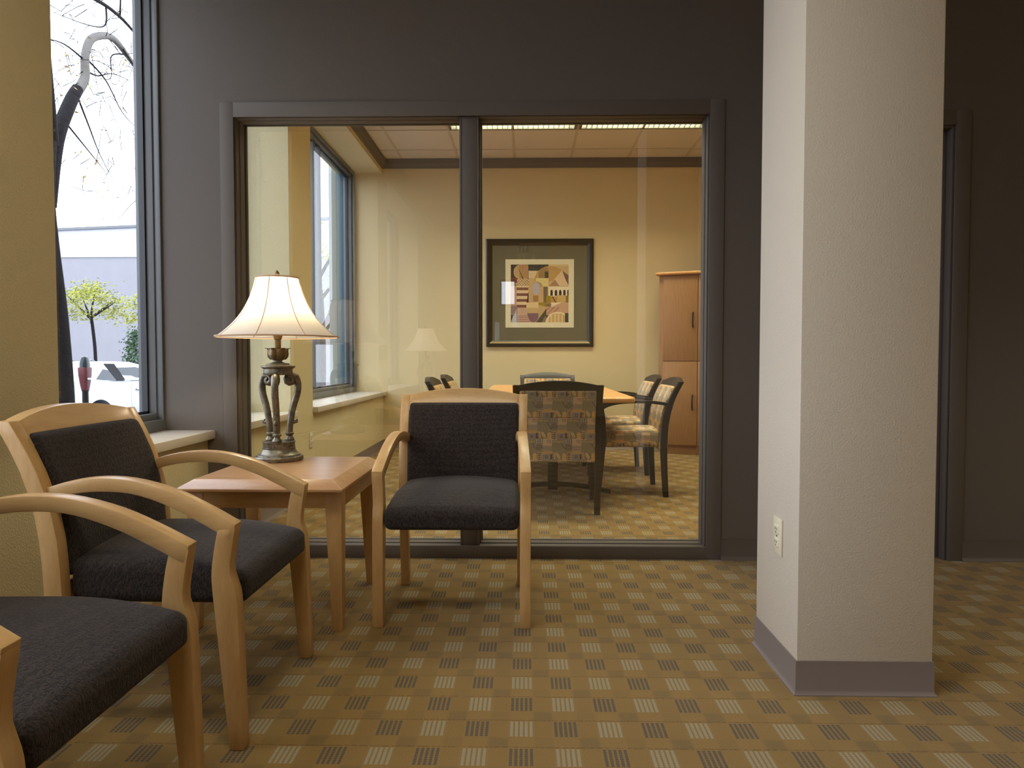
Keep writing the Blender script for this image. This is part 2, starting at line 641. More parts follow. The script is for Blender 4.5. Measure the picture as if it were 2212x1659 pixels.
# glazed partition window_1: casing, stops, mullion, two panes
g = setting('window_1')
cw, cp = 0.066, 0.007
box(OX0 - cw + 0.004, OX0 + 0.004, YW - cp, YW, 0, OZ1 + cw).build('casing', M['trim'], g, 0.001)
box(OX1 - 0.004, OX1 + cw, YW - cp, YW, 0, OZ1 + cw).build('casing', M['trim'], g, 0.001)
box(OX0 + 0.004, OX1 - 0.004, YW - cp, YW, OZ1 - 0.004, OZ1 + cw).build('casing', M['trim'], g, 0.001)
box(OX0 + 0.004, OX1 - 0.004, YW - cp, YW, 0, 0.062).build('casing', M['trim'], g, 0.001)
YG = YW + 0.105
MX0, MX1 = -0.308, -0.236
for x0, x1 in ((OX0, MX0), (MX1, OX1)):
    for k, (d0, d1, t_) in enumerate(((0.012, 0.05, 0.010), (0.05, 0.10, 0.015))):
        s = MB()
        z0 = 0.05 if k == 0 else 0.05
        s.box(x0, x0 + t_, YW + d0, YW + d1, z0, OZ1)
        s.box(x1 - t_, x1, YW + d0, YW + d1, z0, OZ1)
        s.box(x0 + t_, x1 - t_, YW + d0, YW + d1, OZ1 - t_ * 0.4, OZ1)
        s.box(x0 + t_, x1 - t_, YW + d0, YW + d1, z0, z0 + t_)
        s.build('glazing_stop', M['trim'], g, 0.0015)
    s = MB()
    s.box(x0, x0 + 0.02, YG + 0.006, YW2, 0.05, OZ1)
    s.box(x1 - 0.009, x1, YG + 0.006, YW2, 0.05, OZ1)
    s.box(x0 + 0.02, x1 - 0.009, YG + 0.006, YW2, OZ1 - 0.006, OZ1)
    s.box(x0 + 0.02, x1 - 0.009, YG + 0.006, YW2, 0.05, 0.066)
    s.build('glazing_bead', M['trim'], g, 0.0015)
    box(x0 + 0.008, x1 - 0.008, YG - 0.003, YG + 0.003, 0.058, OZ1 - 0.008).build('pane', M['pane2'], g, smooth=0)
box(MX0, MX1, YW + 0.012, YW2, 0.055, OZ1).build('mullion', M['trim'], g, 0.003)
box(OX0, OX1, YW, YW2, 0.0, 0.05).build('bottom_rail', M['trim'], g, 0.001)

# door_1: stepped frame, casing and the slab behind the column
d = setting('door_1')
box(DX1 - 0.002, DX1 + 0.068, YW - cp, YW, 0, DZ1 + 0.068).build('casing', M['trim'], d, 0.001)
box(DX0 - 0.066, DX0, YW - cp, YW, 0, DZ1 + 0.068).build('casing', M['trim'], d, 0.001)
box(DX0, DX1 - 0.002, YW - cp, YW, DZ1 - 0.002, DZ1 + 0.068).build('casing', M['trim'], d, 0.001)
j = MB()
for a, b, t_ in ((0.006, 0.052, 0.012), (0.058, 0.125, 0.026)):
    j.box(DX1 - t_, DX1, YW + a, YW + b, 0, DZ1)
    j.box(DX0, DX0 + t_, YW + a, YW + b, 0, DZ1)
    j.box(DX0 + t_, DX1 - t_, YW + a, YW + b, DZ1 - t_, DZ1)
j.build('door_jamb', M['trim'], d, 0.001)
box(DX1 - 0.034, DX1 - 0.0262, YW + 0.07, YW + 0.082, 0.86, 0.98).build('strike_plate', M['blackmetal'], d, 0.001)
ds = box(DX0 + 0.027, DX1 - 0.036, YW + 0.085, YW + 0.125, 0.01, DZ1 - 0.03).build('door_slab', M['cabinet'], d, 0.002)
MB().tube([(DX1 - 0.12, YW + 0.085, 0.95), (DX1 - 0.12, YW + 0.045, 0.95), (DX1 - 0.24, YW + 0.045, 0.95)], 0.011, 10).build('door_handle', M['blackmetal'], ds)

# street windows
WZ0, WZ1 = 0.66, 3.0


def street_window(name, y0, y1, mull=(), XG=-1.93, fw=0.055):
    s = setting(name)
    fx0, fx1 = XG - 0.035, XG + 0.05
    for a, b, c, e in ((y0, y0 + fw, WZ0, WZ1), (y1 - fw, y1, WZ0, WZ1), (y0 + fw, y1 - fw, WZ0, WZ0 + 0.05), (y0 + fw, y1 - fw, WZ1 - fw, WZ1)):
        box(fx0, fx1, a, b, c, e).build('window_frame', M['metal'], s, 0.002)
    # stepped inner stop round the frame
    f2 = 0.014 if fw < 0.05 else 0.028
    st = MB()
    st.box(XG + 0.05, XG + 0.08, y0, y0 + f2, WZ0 - 0.034, WZ1)
    st.box(XG + 0.05, XG + 0.08, y1 - f2, y1, WZ0 - 0.034, WZ1)
    st.box(XG + 0.05, XG + 0.08, y0 + f2, y1 - f2, WZ0 - 0.034, WZ0 + 0.02)
    st.box(XG + 0.05, XG + 0.08, y0 + f2, y1 - f2, WZ1 - f2, WZ1)
    st.build('window_stop', M['metal'], s, 0.002)
    ys = [y0 + fw] + [m for m in mull] + [y1 - fw]
    for m in mull:
        box(fx0 + 0.01, fx1 - 0.02, m - 0.02, m + 0.02, WZ0 + 0.05, WZ1 - fw).build('mullion', M['metal'], s, 0.002)
    for a, b in zip(ys[:-1], ys[1:]):
        gk = MB()
        for (p, q, r_, t_) in ((a, a + 0.012, WZ0 + 0.05, WZ1 - fw), (b - 0.012, b, WZ0 + 0.05, WZ1 - fw), (a, b, WZ0 + 0.05, WZ0 + 0.062), (a, b, WZ1 - fw - 0.012, WZ1 - fw)):
            gk.box(XG - 0.014, XG + 0.014, p, q, r_, t_)
        gk.build('gasket', M['black'], s, smooth=0)
        box(XG - 0.004, XG + 0.004, a + 0.002, b - 0.002, WZ0 + 0.052, WZ1 - fw - 0.002).build('pane', M['pane'], s, smooth=0)
    return s


def sill(parent, y0, y1, ext0=0.0, ext1=0.0):
    # shelf between the piers with a nosing that laps over the pier faces
    b = MB()
    poly = [(-1.98, y0), (XW, y0), (XW, y0 - ext0), (-1.522, y0 - ext0), (-1.522, y1 + ext1), (XW, y1 + ext1), (XW, y1), (-1.98, y1)]
    b.prism(poly, lambda x, y: (x, y, 0.586), lambda x, y: (x, y, 0.626))
    return b.build('window_sill', M['sill'], parent, 0.0015)


wn = street_window('window_2', 2.29, YW, (), -1.85, 0.022)
sill(wn, 2.29, YW, 0.04, 0)
wn = street_window('window_3', YW2 + 0.01, 4.58)
sill(wn, YW2 + 0.01, 4.58, 0, 0.03)
wn = street_window('window_4', 5.06, 7.57, (6.28, 6.45))
sill(wn, 5.06, YB, 0.0, 0)
wn = street_window('window_5', -0.42, 1.83, (0.7,))
sill(wn, -0.42, 1.83, 0.03, 0.03)
wn = street_window('window_6', -3.15, -0.90, (-2.02,))
sill(wn, -3.15, -0.90, 0.03, 0.03)
for i, (a, b, z0, z1) in enumerate(HOLES):
    s = setting('window_%d' % (7 + i))
    f = MB()
    f.box(a, a + 0.03, YR - 0.07, YR + 0.01, z0, z1)
    f.box(b - 0.03, b, YR - 0.07, YR + 0.01, z0, z1)
    f.box(a + 0.03, b - 0.03, YR - 0.07, YR + 0.01, z0, z0 + 0.03)
    f.box(a + 0.03, b - 0.03, YR - 0.07, YR + 0.01, z1 - 0.03, z1)
    f.build('window_frame', M['metal'], s, 0.002)
    box(a + 0.02, b - 0.02, YR - 0.04, YR - 0.034, z0 + 0.02, z1 - 0.02).build('pane', M['pane'], s, smooth=0)

# ceilings: plain in the reception, lay-in tiles in the conference room
struct(box(XW, XR, YR, YW, ZC + 0.12, ZC + 0.17).build('ceiling', M['ceil'], smooth=0))
cg = setting('ceiling_1')
grid = MB()
TX = [-1.56] + [-0.73 + 0.61 * k for k in range(-1, 6)] + [2.75]
TY = [YB - 0.36 - 0.61 * k for k in range(0, 7)]
TY = [YB] + [y for y in TY if y > YW2 + 0.05] + [YW2]
for x in TX[1:-1]:
    grid.box(x - 0.012, x + 0.012, YW2, YB, ZC, ZC + 0.03)
for y in TY[1:-1]:
    grid.box(-1.56, 2.75, y - 0.012, y + 0.012, ZC + 0.0004, ZC + 0.03)
grid.build('ceiling_grid', M['tee'], cg, smooth=0)
troff = []
for x, y in CONF_LIGHTS:
    troff.append((x - 0.61, x + 0.61, y - 0.305, y + 0.305))
for a, b in zip(TX[:-1], TX[1:]):
    for q, p in zip(TY[:-1], TY[1:]):
        cx, cyy = (a + b) / 2, (p + q) / 2
        if any(x0 < cx < x1 and y0 < cyy < y1 for x0, x1, y0, y1 in troff):
            continue
        box(a + 0.011, b - 0.011, p + 0.011, q - 0.011, ZC + 0.004, ZC + 0.02).build('ceiling_tile', M['ceil'], cg, smooth=0)
box(-1.56, 2.75, YW2, YB, ZC + 0.3, ZC + 0.34).build('ceiling_deck', M['ceil'], cg, smooth=0)

# crown moulding of the conference room
cr = MB()
prof = [(0, 0), (0.02, 0), (0.03, 0.02), (0.048, 0.045), (0.055, 0.084), (0.055, 0.09), (0, 0.09)]
z0 = ZC - 0.09
pts = [(XW, YW2 + 0.01, 1, 1), (XW, YB, 1, -1), (2.75, YB, -1, -1)]
cr.prism(prof, lambda a, z: (XW + a, YW2 + 0.01, z0 + z), lambda a, z: (XW + a, YB - a, z0 + z))
cr.prism(prof, lambda a, z: (XW + a, YB - a, z0 + z), lambda a, z: (2.75 - a, YB - a, z0 + z))
struct(cr.build('trim_1', M['trim'], smooth=0))


# rubber cove bases
def cove(name, segs, parent=None, mat='base'):
    pr = [(0.0, 0.10), (0.004, 0.10), (0.005, 0.02), (0.010, 0.008), (0.020, 0.002), (0.020, 0.0), (0.0, 0.0)]
    b = MB()
    for (x0, y0, x1, y1, nx, ny) in segs:
        dx, dy = x1 - x0, y1 - y0
        L = math.hypot(dx, dy)
        b.prism(pr, lambda a, z: (x0 + nx * a, y0 + ny * a, z), lambda a, z: (x1 + nx * a, y1 + ny * a, z))
    o = b.build(name, M[mat], parent, smooth=60)
    if parent is None:
        struct(o)
    return o


cove('baseboard_partition', [(OX1 + cw, YW, DX0 - 0.066, YW, 0, -1), (DX1 + 0.068, YW, XR, YW, 0, -1), (-1.56, YW, OX0 - cw, YW, 0, -1)], mat='basedark')
cove('baseboard_left', [(XW, YR, XW, YW - 0.02, 1, 0), (XW, YW2 + 0.012, XW, YB, 1, 0)])
cove('baseboard_back', [(XW, YB, 2.75, YB, 0, -1)])

# column: plastered shaft with a mitred cove base
KX0, KX1, KY0, KY1 = 0.787, 1.176, 2.0, 2.355
col = setting('column')
box(KX0, KX1, KY0, KY1, 0, ZC + 0.12).build('shaft', M['column'], col, 0.003)
pr = [(0.0, 0.10), (0.004, 0.10), (0.0045, 0.016), (0.0065, 0.008), (0.011, 0.003), (0.011, 0.0), (0.0, 0.0)]


def ring(a, z):
    return [(KX0 - a, KY0 - a, z), (KX1 + a, KY0 - a, z), (KX1 + a, KY1 + a, z), (KX0 - a, KY1 + a, z)]


b = MB()
vs = [p for a, z in pr for p in ring(a, z)]
fs = [(i * 4 + k, i * 4 + (k + 1) % 4, (i + 1) * 4 + (k + 1) % 4, (i + 1) * 4 + k) for i in range(len(pr) - 1) for k in range(4)]
b.add(vs, fs)
b.build('cove_base', M['base'], col, smooth=30)


def outlet(loc, rz, label):
    r = thing('wall_outlet', label, 'outlet', loc, rz)
    box(-0.035, 0.035, -0.006, 0, -0.057, 0.057).build('cover_plate', M['ivory'], r, 0.003)
    for z in (-0.02, 0.02):
        s = MB().rbox((0, -0.006, z), (0.017, 0.003, 0.0145), 0.0028, (6, 4, 6)).build('socket', M['ivory'], r)
        k = MB()
        k.box(-0.0075, -0.0055, -0.0098, -0.0085, z - 0.001, z + 0.007)
        k.box(0.0055, 0.0075, -0.0098, -0.0085, z - 0.001, z + 0.006)
        k.tube([(0, -0.0085, z - 0.007), (0, -0.0098, z - 0.007)], 0.002, 8)
        k.build('slot', M['black'], s, smooth=0)
    MB().tube([(0, -0.0055, 0), (0, -0.0075, 0)], 0.003, 10).build('screw', M['gold'], r)
    return r


outlet((KX0, 2.155, 0.425), -PI / 2, 'ivory duplex outlet low on the pale left face of the column')
outlet((XW, 5.0, 0.39), PI / 2, 'ivory outlet below the pier in the glazed conference room')


# ---------------------------------------------------------------- armchairs
def lerp_curve(pts, z):
    for (a, fa), (b, fb) in zip(pts[:-1], pts[1:]):
        if z <= b:
            k = (z - a) / (b - a)
            k = max(0, min(1, k))
            return fa + (fb - fa) * k
    return pts[-1][1]


POST = [(0.0, -0.258), (0.15, -0.250), (0.30, -0.245), (0.42, -0.246), (0.52, -0.254), (0.60, -0.267), (0.68, -0.291), (0.75, -0.322), (0.80, -0.349), (0.86, -0.382)]


def smooth_curve(pts, n):
    """Catmull-Rom through 2-D points"""
    P = [np.array(p, float) for p in pts]
    P = [2 * P[0] - P[1]] + P + [2 * P[-1] - P[-2]]
    out = []
    m = len(P) - 3
    for i in range(n):
        s = i / (n - 1) * m
        k = min(int(s), m - 1)
        u = s - k
        a, b_, c_, d_ = P[k:k + 4]
        out.append(tuple(0.5 * (2 * b_ + (c_ - a) * u + (2 * a - 5 * b_ + 4 * c_ - d_) * u * u + (3 * b_ - a - 3 * c_ + d_) * u ** 3)))
    return out


def make_chair(name, label, wood3, um, group, patterned=False):
    wm, wmx, wmy = wood3
    r = thing(name, label, 'chair', group=group)
    for s in (-1, 1):
        # front leg: tapered foot, knee, joint with the arm tip
        fr = smooth_curve([(0.240, 0), (0.234, 0.2), (0.229, 0.36), (0.2235, 0.405), (0.211, 0.45), (0.218, 0.51), (0.2265, 0.560)], 15)
        bk = smooth_curve([(0.205, 0), (0.185, 0.2), (0.170, 0.36), (0.166, 0.405), (0.165, 0.45), (0.173, 0.51), (0.182, 0.552)], 15)
        if patterned:
            fr = fr[:-3] + [(0.2125, 0.52), (0.219, 0.58), (0.2265, 0.626)]
            bk = bk[:-3] + [(0.170, 0.52), (0.176, 0.58), (0.184, 0.632)]
        xi, xo = 0.248, 0.287
        MB().strip([(-f, z) for f, z in fr], [(-f, z) for f, z in bk], s * xi, s * xo, s * (xi + 0.002), s * (xo + 0.002)).build('leg', wm, r, 0.0028)
        # rear leg running up into the raked back post
        zs = [0, 0.1, 0.2, 0.3, 0.38, 0.45, 0.52, 0.58, 0.64, 0.69, 0.74, 0.78, 0.818]
        fr = [(-(lerp_curve(POST, z) + (0.016 + 0.010 * min(1, z / 0.4) * (1 if z < 0.5 else max(0.3, 1 - (z - 0.5) * 2)))), z) for z in zs]
        bk = [(-(lerp_curve(POST, z) - 0.020), z) for z in zs]
        MB().strip(fr, bk, s * 0.232, s * 0.268, s * 0.240, s * 0.278).build('leg', wm, r, 0.002)
        # bowed arm
        top = smooth_curve([(-0.262, 0.650), (-0.20, 0.668), (-0.12, 0.678), (-0.03, 0.672), (0.07, 0.645), (0.155, 0.606), (0.2275, 0.567)], 22)
        bot = smooth_curve([(-0.262, 0.616), (-0.20, 0.634), (-0.12, 0.643), (-0.03, 0.637), (0.06, 0.608), (0.135, 0.571), (0.216, 0.526)], 22)
        if patterned:      # the conference chairs have flatter, thinner arms
            top = smooth_curve([(-0.275, 0.668), (-0.18, 0.682), (-0.05, 0.688), (0.08, 0.682), (0.17, 0.664), (0.2275, 0.634)], 22)
            bot = smooth_curve([(-0.275, 0.645), (-0.18, 0.660), (-0.05, 0.666), (0.07, 0.660), (0.155, 0.640), (0.210, 0.606)], 22)
        MB().strip([(-f, z) for f, z in top], [(-f, z) for f, z in bot], s * 0.226, s * 0.264, s * 0.2495, s * 0.2895).build('armrest', wmy, r, 0.0028)
    # crest rail: arched top, following the rake
    n = 24
    b = MB()
    fr, bk = [], []
    vs, fs = [], []
    for i in range(n + 1):
        x = -0.2405 + 0.481 * i / n
        k = 1 - (x / 0.2405) ** 2
        zt = 0.8175 + 0.028 * k
        for z in (0.752, zt):
            f = lerp_curve(POST, z) - 0.010 * k
            vs += [(x, -(f + 0.0196), z), (x, -(f - 0.0196), z)]
    for i in range(n):
        a, c = 4 * i, 4 * i + 4
        fs += [(a, c, c + 2, a + 2), (a + 1, a + 3, c + 3, c + 1), (a + 2, c + 2, c + 3, a + 3), (a, a + 1, c + 1, c)]
    fs += [(0, 2, 3, 1), (4 * n, 4 * n + 1, 4 * n + 3, 4 * n + 2)]
    b.add(vs, fs).build('crest_rail', wmx, r, 0.0015)
    # lower rail behind the seat
    box(-0.235, 0.235, 0.232, 0.256, 0.35, 0.40).build('seat_rail', wm, r, 0.003)

    def rake(x, y, z):
        k = 1 - (x / 0.28) ** 2
        return (x, -(lerp_curve(POST, z) - 0.010 * k) + y, z)
    z1 = 0.784
    z0_ = 0.33 if patterned else 0.42
    hw = 0.237
    pad = MB().rbox((0, -0.004, (z0_ + z1) / 2), (hw, 0.034, (z1 - z0_) / 2), 0.013, (150, 6, 140) if patterned else (24, 8, 24), rake).build('backrest', um, r, smooth=60)
    hx, hy = 0.2455, 0.2285

    def crown(x, y, z):
        q = max(0.0, min(1.0, (z - 0.36) / 0.09))
        f = -y / 0.23
        dome = (1 - (x / 0.27) ** 2) * (1 - 0.75 * max(0, f) ** 2)
        drop = 0.030 * max(0, f + 0.15) ** 2
        if z < 0.40:
            # crisp lower edge
            sx = 1 - 0.0 * q
            z = 0.351 + (z - 0.351) * 0.9
        return (x * (1 - 0.03 * max(0, min(1, -f))), y, z + q * (0.026 * max(0, dome) - drop * 0.75))
    seat = MB().rbox((0, -0.004, 0.4035), (hx, hy, 0.0525), 0.026, (150, 150, 40) if patterned else (26, 26, 12), crown).build('seat', um, r, smooth=60)
    if patterned:
        color_mesh(pad.data, drape)
        color_mesh(seat.data, drape)
    return r


def srgb(c):
    c = np.array(c, float) / 255
    return np.where(c <= 0.04045, c / 12.92, ((c + 0.055) / 1.055) ** 2.4)


def color_mesh(me, fn):
    nf = len(me.polygons)
    ctr = np.zeros(nf * 3)
    me.polygons.foreach_get('center', ctr)
    nrm = np.zeros(nf * 3)
    me.polygons.foreach_get('normal', nrm)
    col = fn(ctr.reshape(-1, 3), nrm.reshape(-1, 3))
    cnt = np.zeros(nf, int)
    me.polygons.foreach_get('loop_total', cnt)
    at = me.color_attributes.new('print', 'FLOAT_COLOR', 'CORNER')
    rgba = np.concatenate([col, np.ones((nf, 1))], 1)
    at.data.foreach_set('color', np.repeat(rgba, cnt, axis=0).astype(np.float32).ravel())


def print_color(u, v):
    """woven cell pattern: u to the right, v upwards, metres"""
    Wc, Hc = 0.183, 0.132
    row = np.floor(v / Hc)
    y = (1 - (v / Hc - row)) * 340
    x = (u / Wc + 0.5 * (row % 2))
    x = (x - np.floor(x)) * 470
    N = len(u)
    c = np.zeros((N, 3))
    c[:] = (124, 112, 84)

    def put(mask, col):
        c[mask] = col
    R = lambda a, b, d, e: (x >= a) & (x < b) & (y >= d) & (y < e)
    put(R(0, 80, 0, 140), (184, 152, 106))
    put(R(80, 215, 0, 34), (192, 146, 84))
    put(R(80, 215, 30, 145), (128, 118, 112))
    put(R(215, 290, 0, 115), (188, 148, 92))
    put(R(290, 390, 0, 115), (120, 104, 74))
    put(R(390, 470, 0, 130), (126, 110, 80))
    put(R(0, 210, 145, 340), (122, 112, 88))
    put(R(210, 320, 125, 195), (112, 102, 96))
    put(R(170, 320, 195, 340), (130, 116, 92))
    put(R(325, 470, 120, 235), (196, 162, 126))
    put(R(325, 470, 235, 315), (146, 126, 108))
    put(R(325, 470, 315, 340), (190, 142, 78))
    dk = (54, 44, 52)
    # fern
    put(R(35, 43, 8, 132), dk)
    for k in range(4):
        yy = 15 + 30 * k
        put((np.abs(y - yy - 0.45 * (36 - np.abs(x - 39))) < 5.5) & (np.abs(x - 39) < 34), dk)
    # little square
    put(R(130, 172, 55, 97) & ~R(139, 163, 64, 88), dk)
    # comb
    put(R(215, 241, 28, 115), dk)
    for k in range(4):
        put(R(241, 272, 30 + 22 * k, 40 + 22 * k), dk)
    # leaf
    lx, ly = x - 335, y - 55
    p, q = lx * 0.5 + ly * 0.87, -lx * 0.87 + ly * 0.5
    put((p / 62) ** 2 + (q / 22) ** 2 < 1, (206, 176, 124))
    put((np.abs(q) < 3) & (np.abs(p) < 60), (110, 88, 60))
    # crown shape
    put(R(398, 466, 45, 118), (204, 154, 78))
    put(((np.abs(x - 432) < 14) & (y > 15) & (y <= 45)) | ((np.abs(x - 406) < 8) & (y > 28) & (y <= 45)) | ((np.abs(x - 458) < 8) & (y > 28) & (y <= 45)), (204, 154, 78))
    # wave
    put((np.abs(y - 168 - 9 * np.sin(x / 8.0)) < 6) & (x < 200) & (x > 10), (204, 158, 78))
    # dots
    dx, dy = np.mod(x - 210, 36) - 18, np.mod(y - 125, 34) - 17
    put(R(212, 318, 127, 195) & (dx * dx + dy * dy < 55), (222, 206, 180))
    # spiral with tail
    sx, sy = x - 265, y - 265
    rr = np.hypot(sx, sy)
    th = np.arctan2(sy, sx)
    ph = np.mod(rr / 21.0 - th / (2 * PI), 1.0)
    put((rr < 54) & (np.abs(ph - 0.5) < 0.2), dk)
    tx = 165 + 0.0035 * np.clip(y - 195, 0, 200) ** 2.0 + 0.2 * (y - 195)
    put((np.abs(x - tx) < 6) & (y > 195) & (y < 305), dk)
    # ticks
    put((R(400, 407, 135, 190) | R(425, 432, 135, 190) | R(448, 455, 135, 200)), (96, 78, 78))
    jit = 1 + 0.06 * (np.sin(u * 2600) * np.sin(v * 2600))
    c = c * 0.72 + np.array((158, 140, 116)) * 0.28
    return srgb(c) * jit[:, None] * 1.3


def drape(P, n):
    a = np.abs(n)
    side = (a[:, 0] > a[:, 1]) & (a[:, 0] > a[:, 2])
    top = (a[:, 2] > a[:, 1]) & ~side
    u = np.where(side, P[:, 1], P[:, 0] * np.where(n[:, 1] > 0.3, -1, 1)) + 0.31
    v = np.where(top, -P[:, 1] + 0.04, P[:, 2])
    return print_color(u, v)


GA = 'matching maple waiting room armchairs'
ch = make_chair('armchair', 'maple armchair with dark seat, its back to the glazed partition', (M['maple'], M['maple_x'], M['maple_y']), M['fabric'], GA)
ch.location = (-0.268, 2.715, 0)
dup(ch, (-0.938, 1.965, 0), PI / 2, 'maple armchair with dark seat beside the end table, back to the window')
dup(ch, (-0.958, 1.232, 0), PI / 2, 'maple armchair cut off by the photo\'s left edge, in the left foreground')
GC = 'patterned chairs round the conference table'
cc = make_chair('conference_chair', 'dark framed chair with patterned fabric, its back turned to the glass', (M['espresso'],) * 3, M['print'], GC, True)
cc.location = (0.20, 4.60, 0)
cc.rotation_euler = (0, 0, PI)
dup(cc, (0.735, 5.165, 0), -PI / 2, 'patterned conference chair on the right side of the table, nearer the glass')
dup(cc, (0.76, 6.08, 0), -PI / 2, 'patterned conference chair on the right side of the table, nearer the cabinet')
dup(cc, (-0.335, 5.165, 0), PI / 2, 'patterned conference chair on the left side of the table, nearer the glass')
dup(cc, (-0.335, 6.08, 0), PI / 2, 'patterned conference chair on the left side of the table, nearer the far wall')
dup(cc, (0.225, 6.76, 0), 0, 'patterned conference chair at the far end of the table, under the picture')


# ---------------------------------------------------------------- end tables
def make_table(label):
    r = thing('end_table', label, 'table', group='maple end tables')
    x0, x1, y0, y1, zt = -0.293, 0.293, -0.335, 0.335, 0.548
    ov = 0.046
    b = MB()
    vs = [(x0, y0, zt - 0.038), (x1, y0, zt - 0.038), (x1, y1, zt - 0.038), (x0, y1, zt - 0.038),
          (x0, y0, zt - 0.028), (x1, y0, zt - 0.028), (x1, y1, zt - 0.028), (x0, y1, zt - 0.028),
          (x0 + ov, y0 + ov, zt), (x1 - ov, y0 + ov, zt), (x1 - ov, y1 - ov, zt), (x0 + ov, y1 - ov, zt)]
    fs = [(3, 2, 1, 0), (8, 9, 10, 11)] + [(k, (k + 1) % 4, 4 + (k + 1) % 4, 4 + k) for k in range(4)] + [(4 + k, 4 + (k + 1) % 4, 8 + (k + 1) % 4, 8 + k) for k in range(4)]
    b.add(vs, fs).build('tabletop', M['mapletop'], r, 0.0015)
    li = 0.016
    lt = 0.058
    for sx in (-1, 1):
        for sy in (-1, 1):
            X, Y = sx * (0.293 - li), sy * (0.335 - 0.05)
            q = MB()
            tp, bt = lt, 0.036
            zz = [0.0, 0.43, zt - 0.038]
            ww = [bt, tp, tp]
            vs = []
            for z, a in zip(zz, ww):
                vs += [(X, Y, z), (X - sx * a, Y, z), (X - sx * a, Y - sy * a, z), (X, Y - sy * a, z)]
            fs = [(0, 1, 2, 3), (8, 9, 10, 11)] + [(4 * i + k, 4 * i + (k + 1) % 4, 4 * i + 4 + (k + 1) % 4, 4 * i + 4 + k) for i in range(2) for k in range(4)]
            q.add(vs, fs).build('leg', M['maple'], r, 0.002)
    az0, az1 = zt - 0.105, zt - 0.038
    xi, yi = 0.293 - li, 0.335 - 0.05
    for sy in (-1, 1):
        Y = sy * (yi - 0.003)
        box(-(xi - lt), xi - lt, min(Y, Y - sy * 0.02), max(Y, Y - sy * 0.02), az0, az1).build('apron', M['maple_x'], r, 0.001)
    for sx in (-1, 1):
        X = sx * (xi - 0.003)
        box(min(X, X - sx * 0.02), max(X, X - sx * 0.02), -(yi - lt), yi - lt, az0, az1).build('apron', M['maple'], r, 0.001)
    return r


tb = make_table('maple end table with chamfered top between the two chair groups, under the lit lamp')
tb.location = (-0.930, 2.722, 0)
dup(tb, (-1.05, -0.62, 0), 0, 'maple end table under the lamp reflected small in the glass')


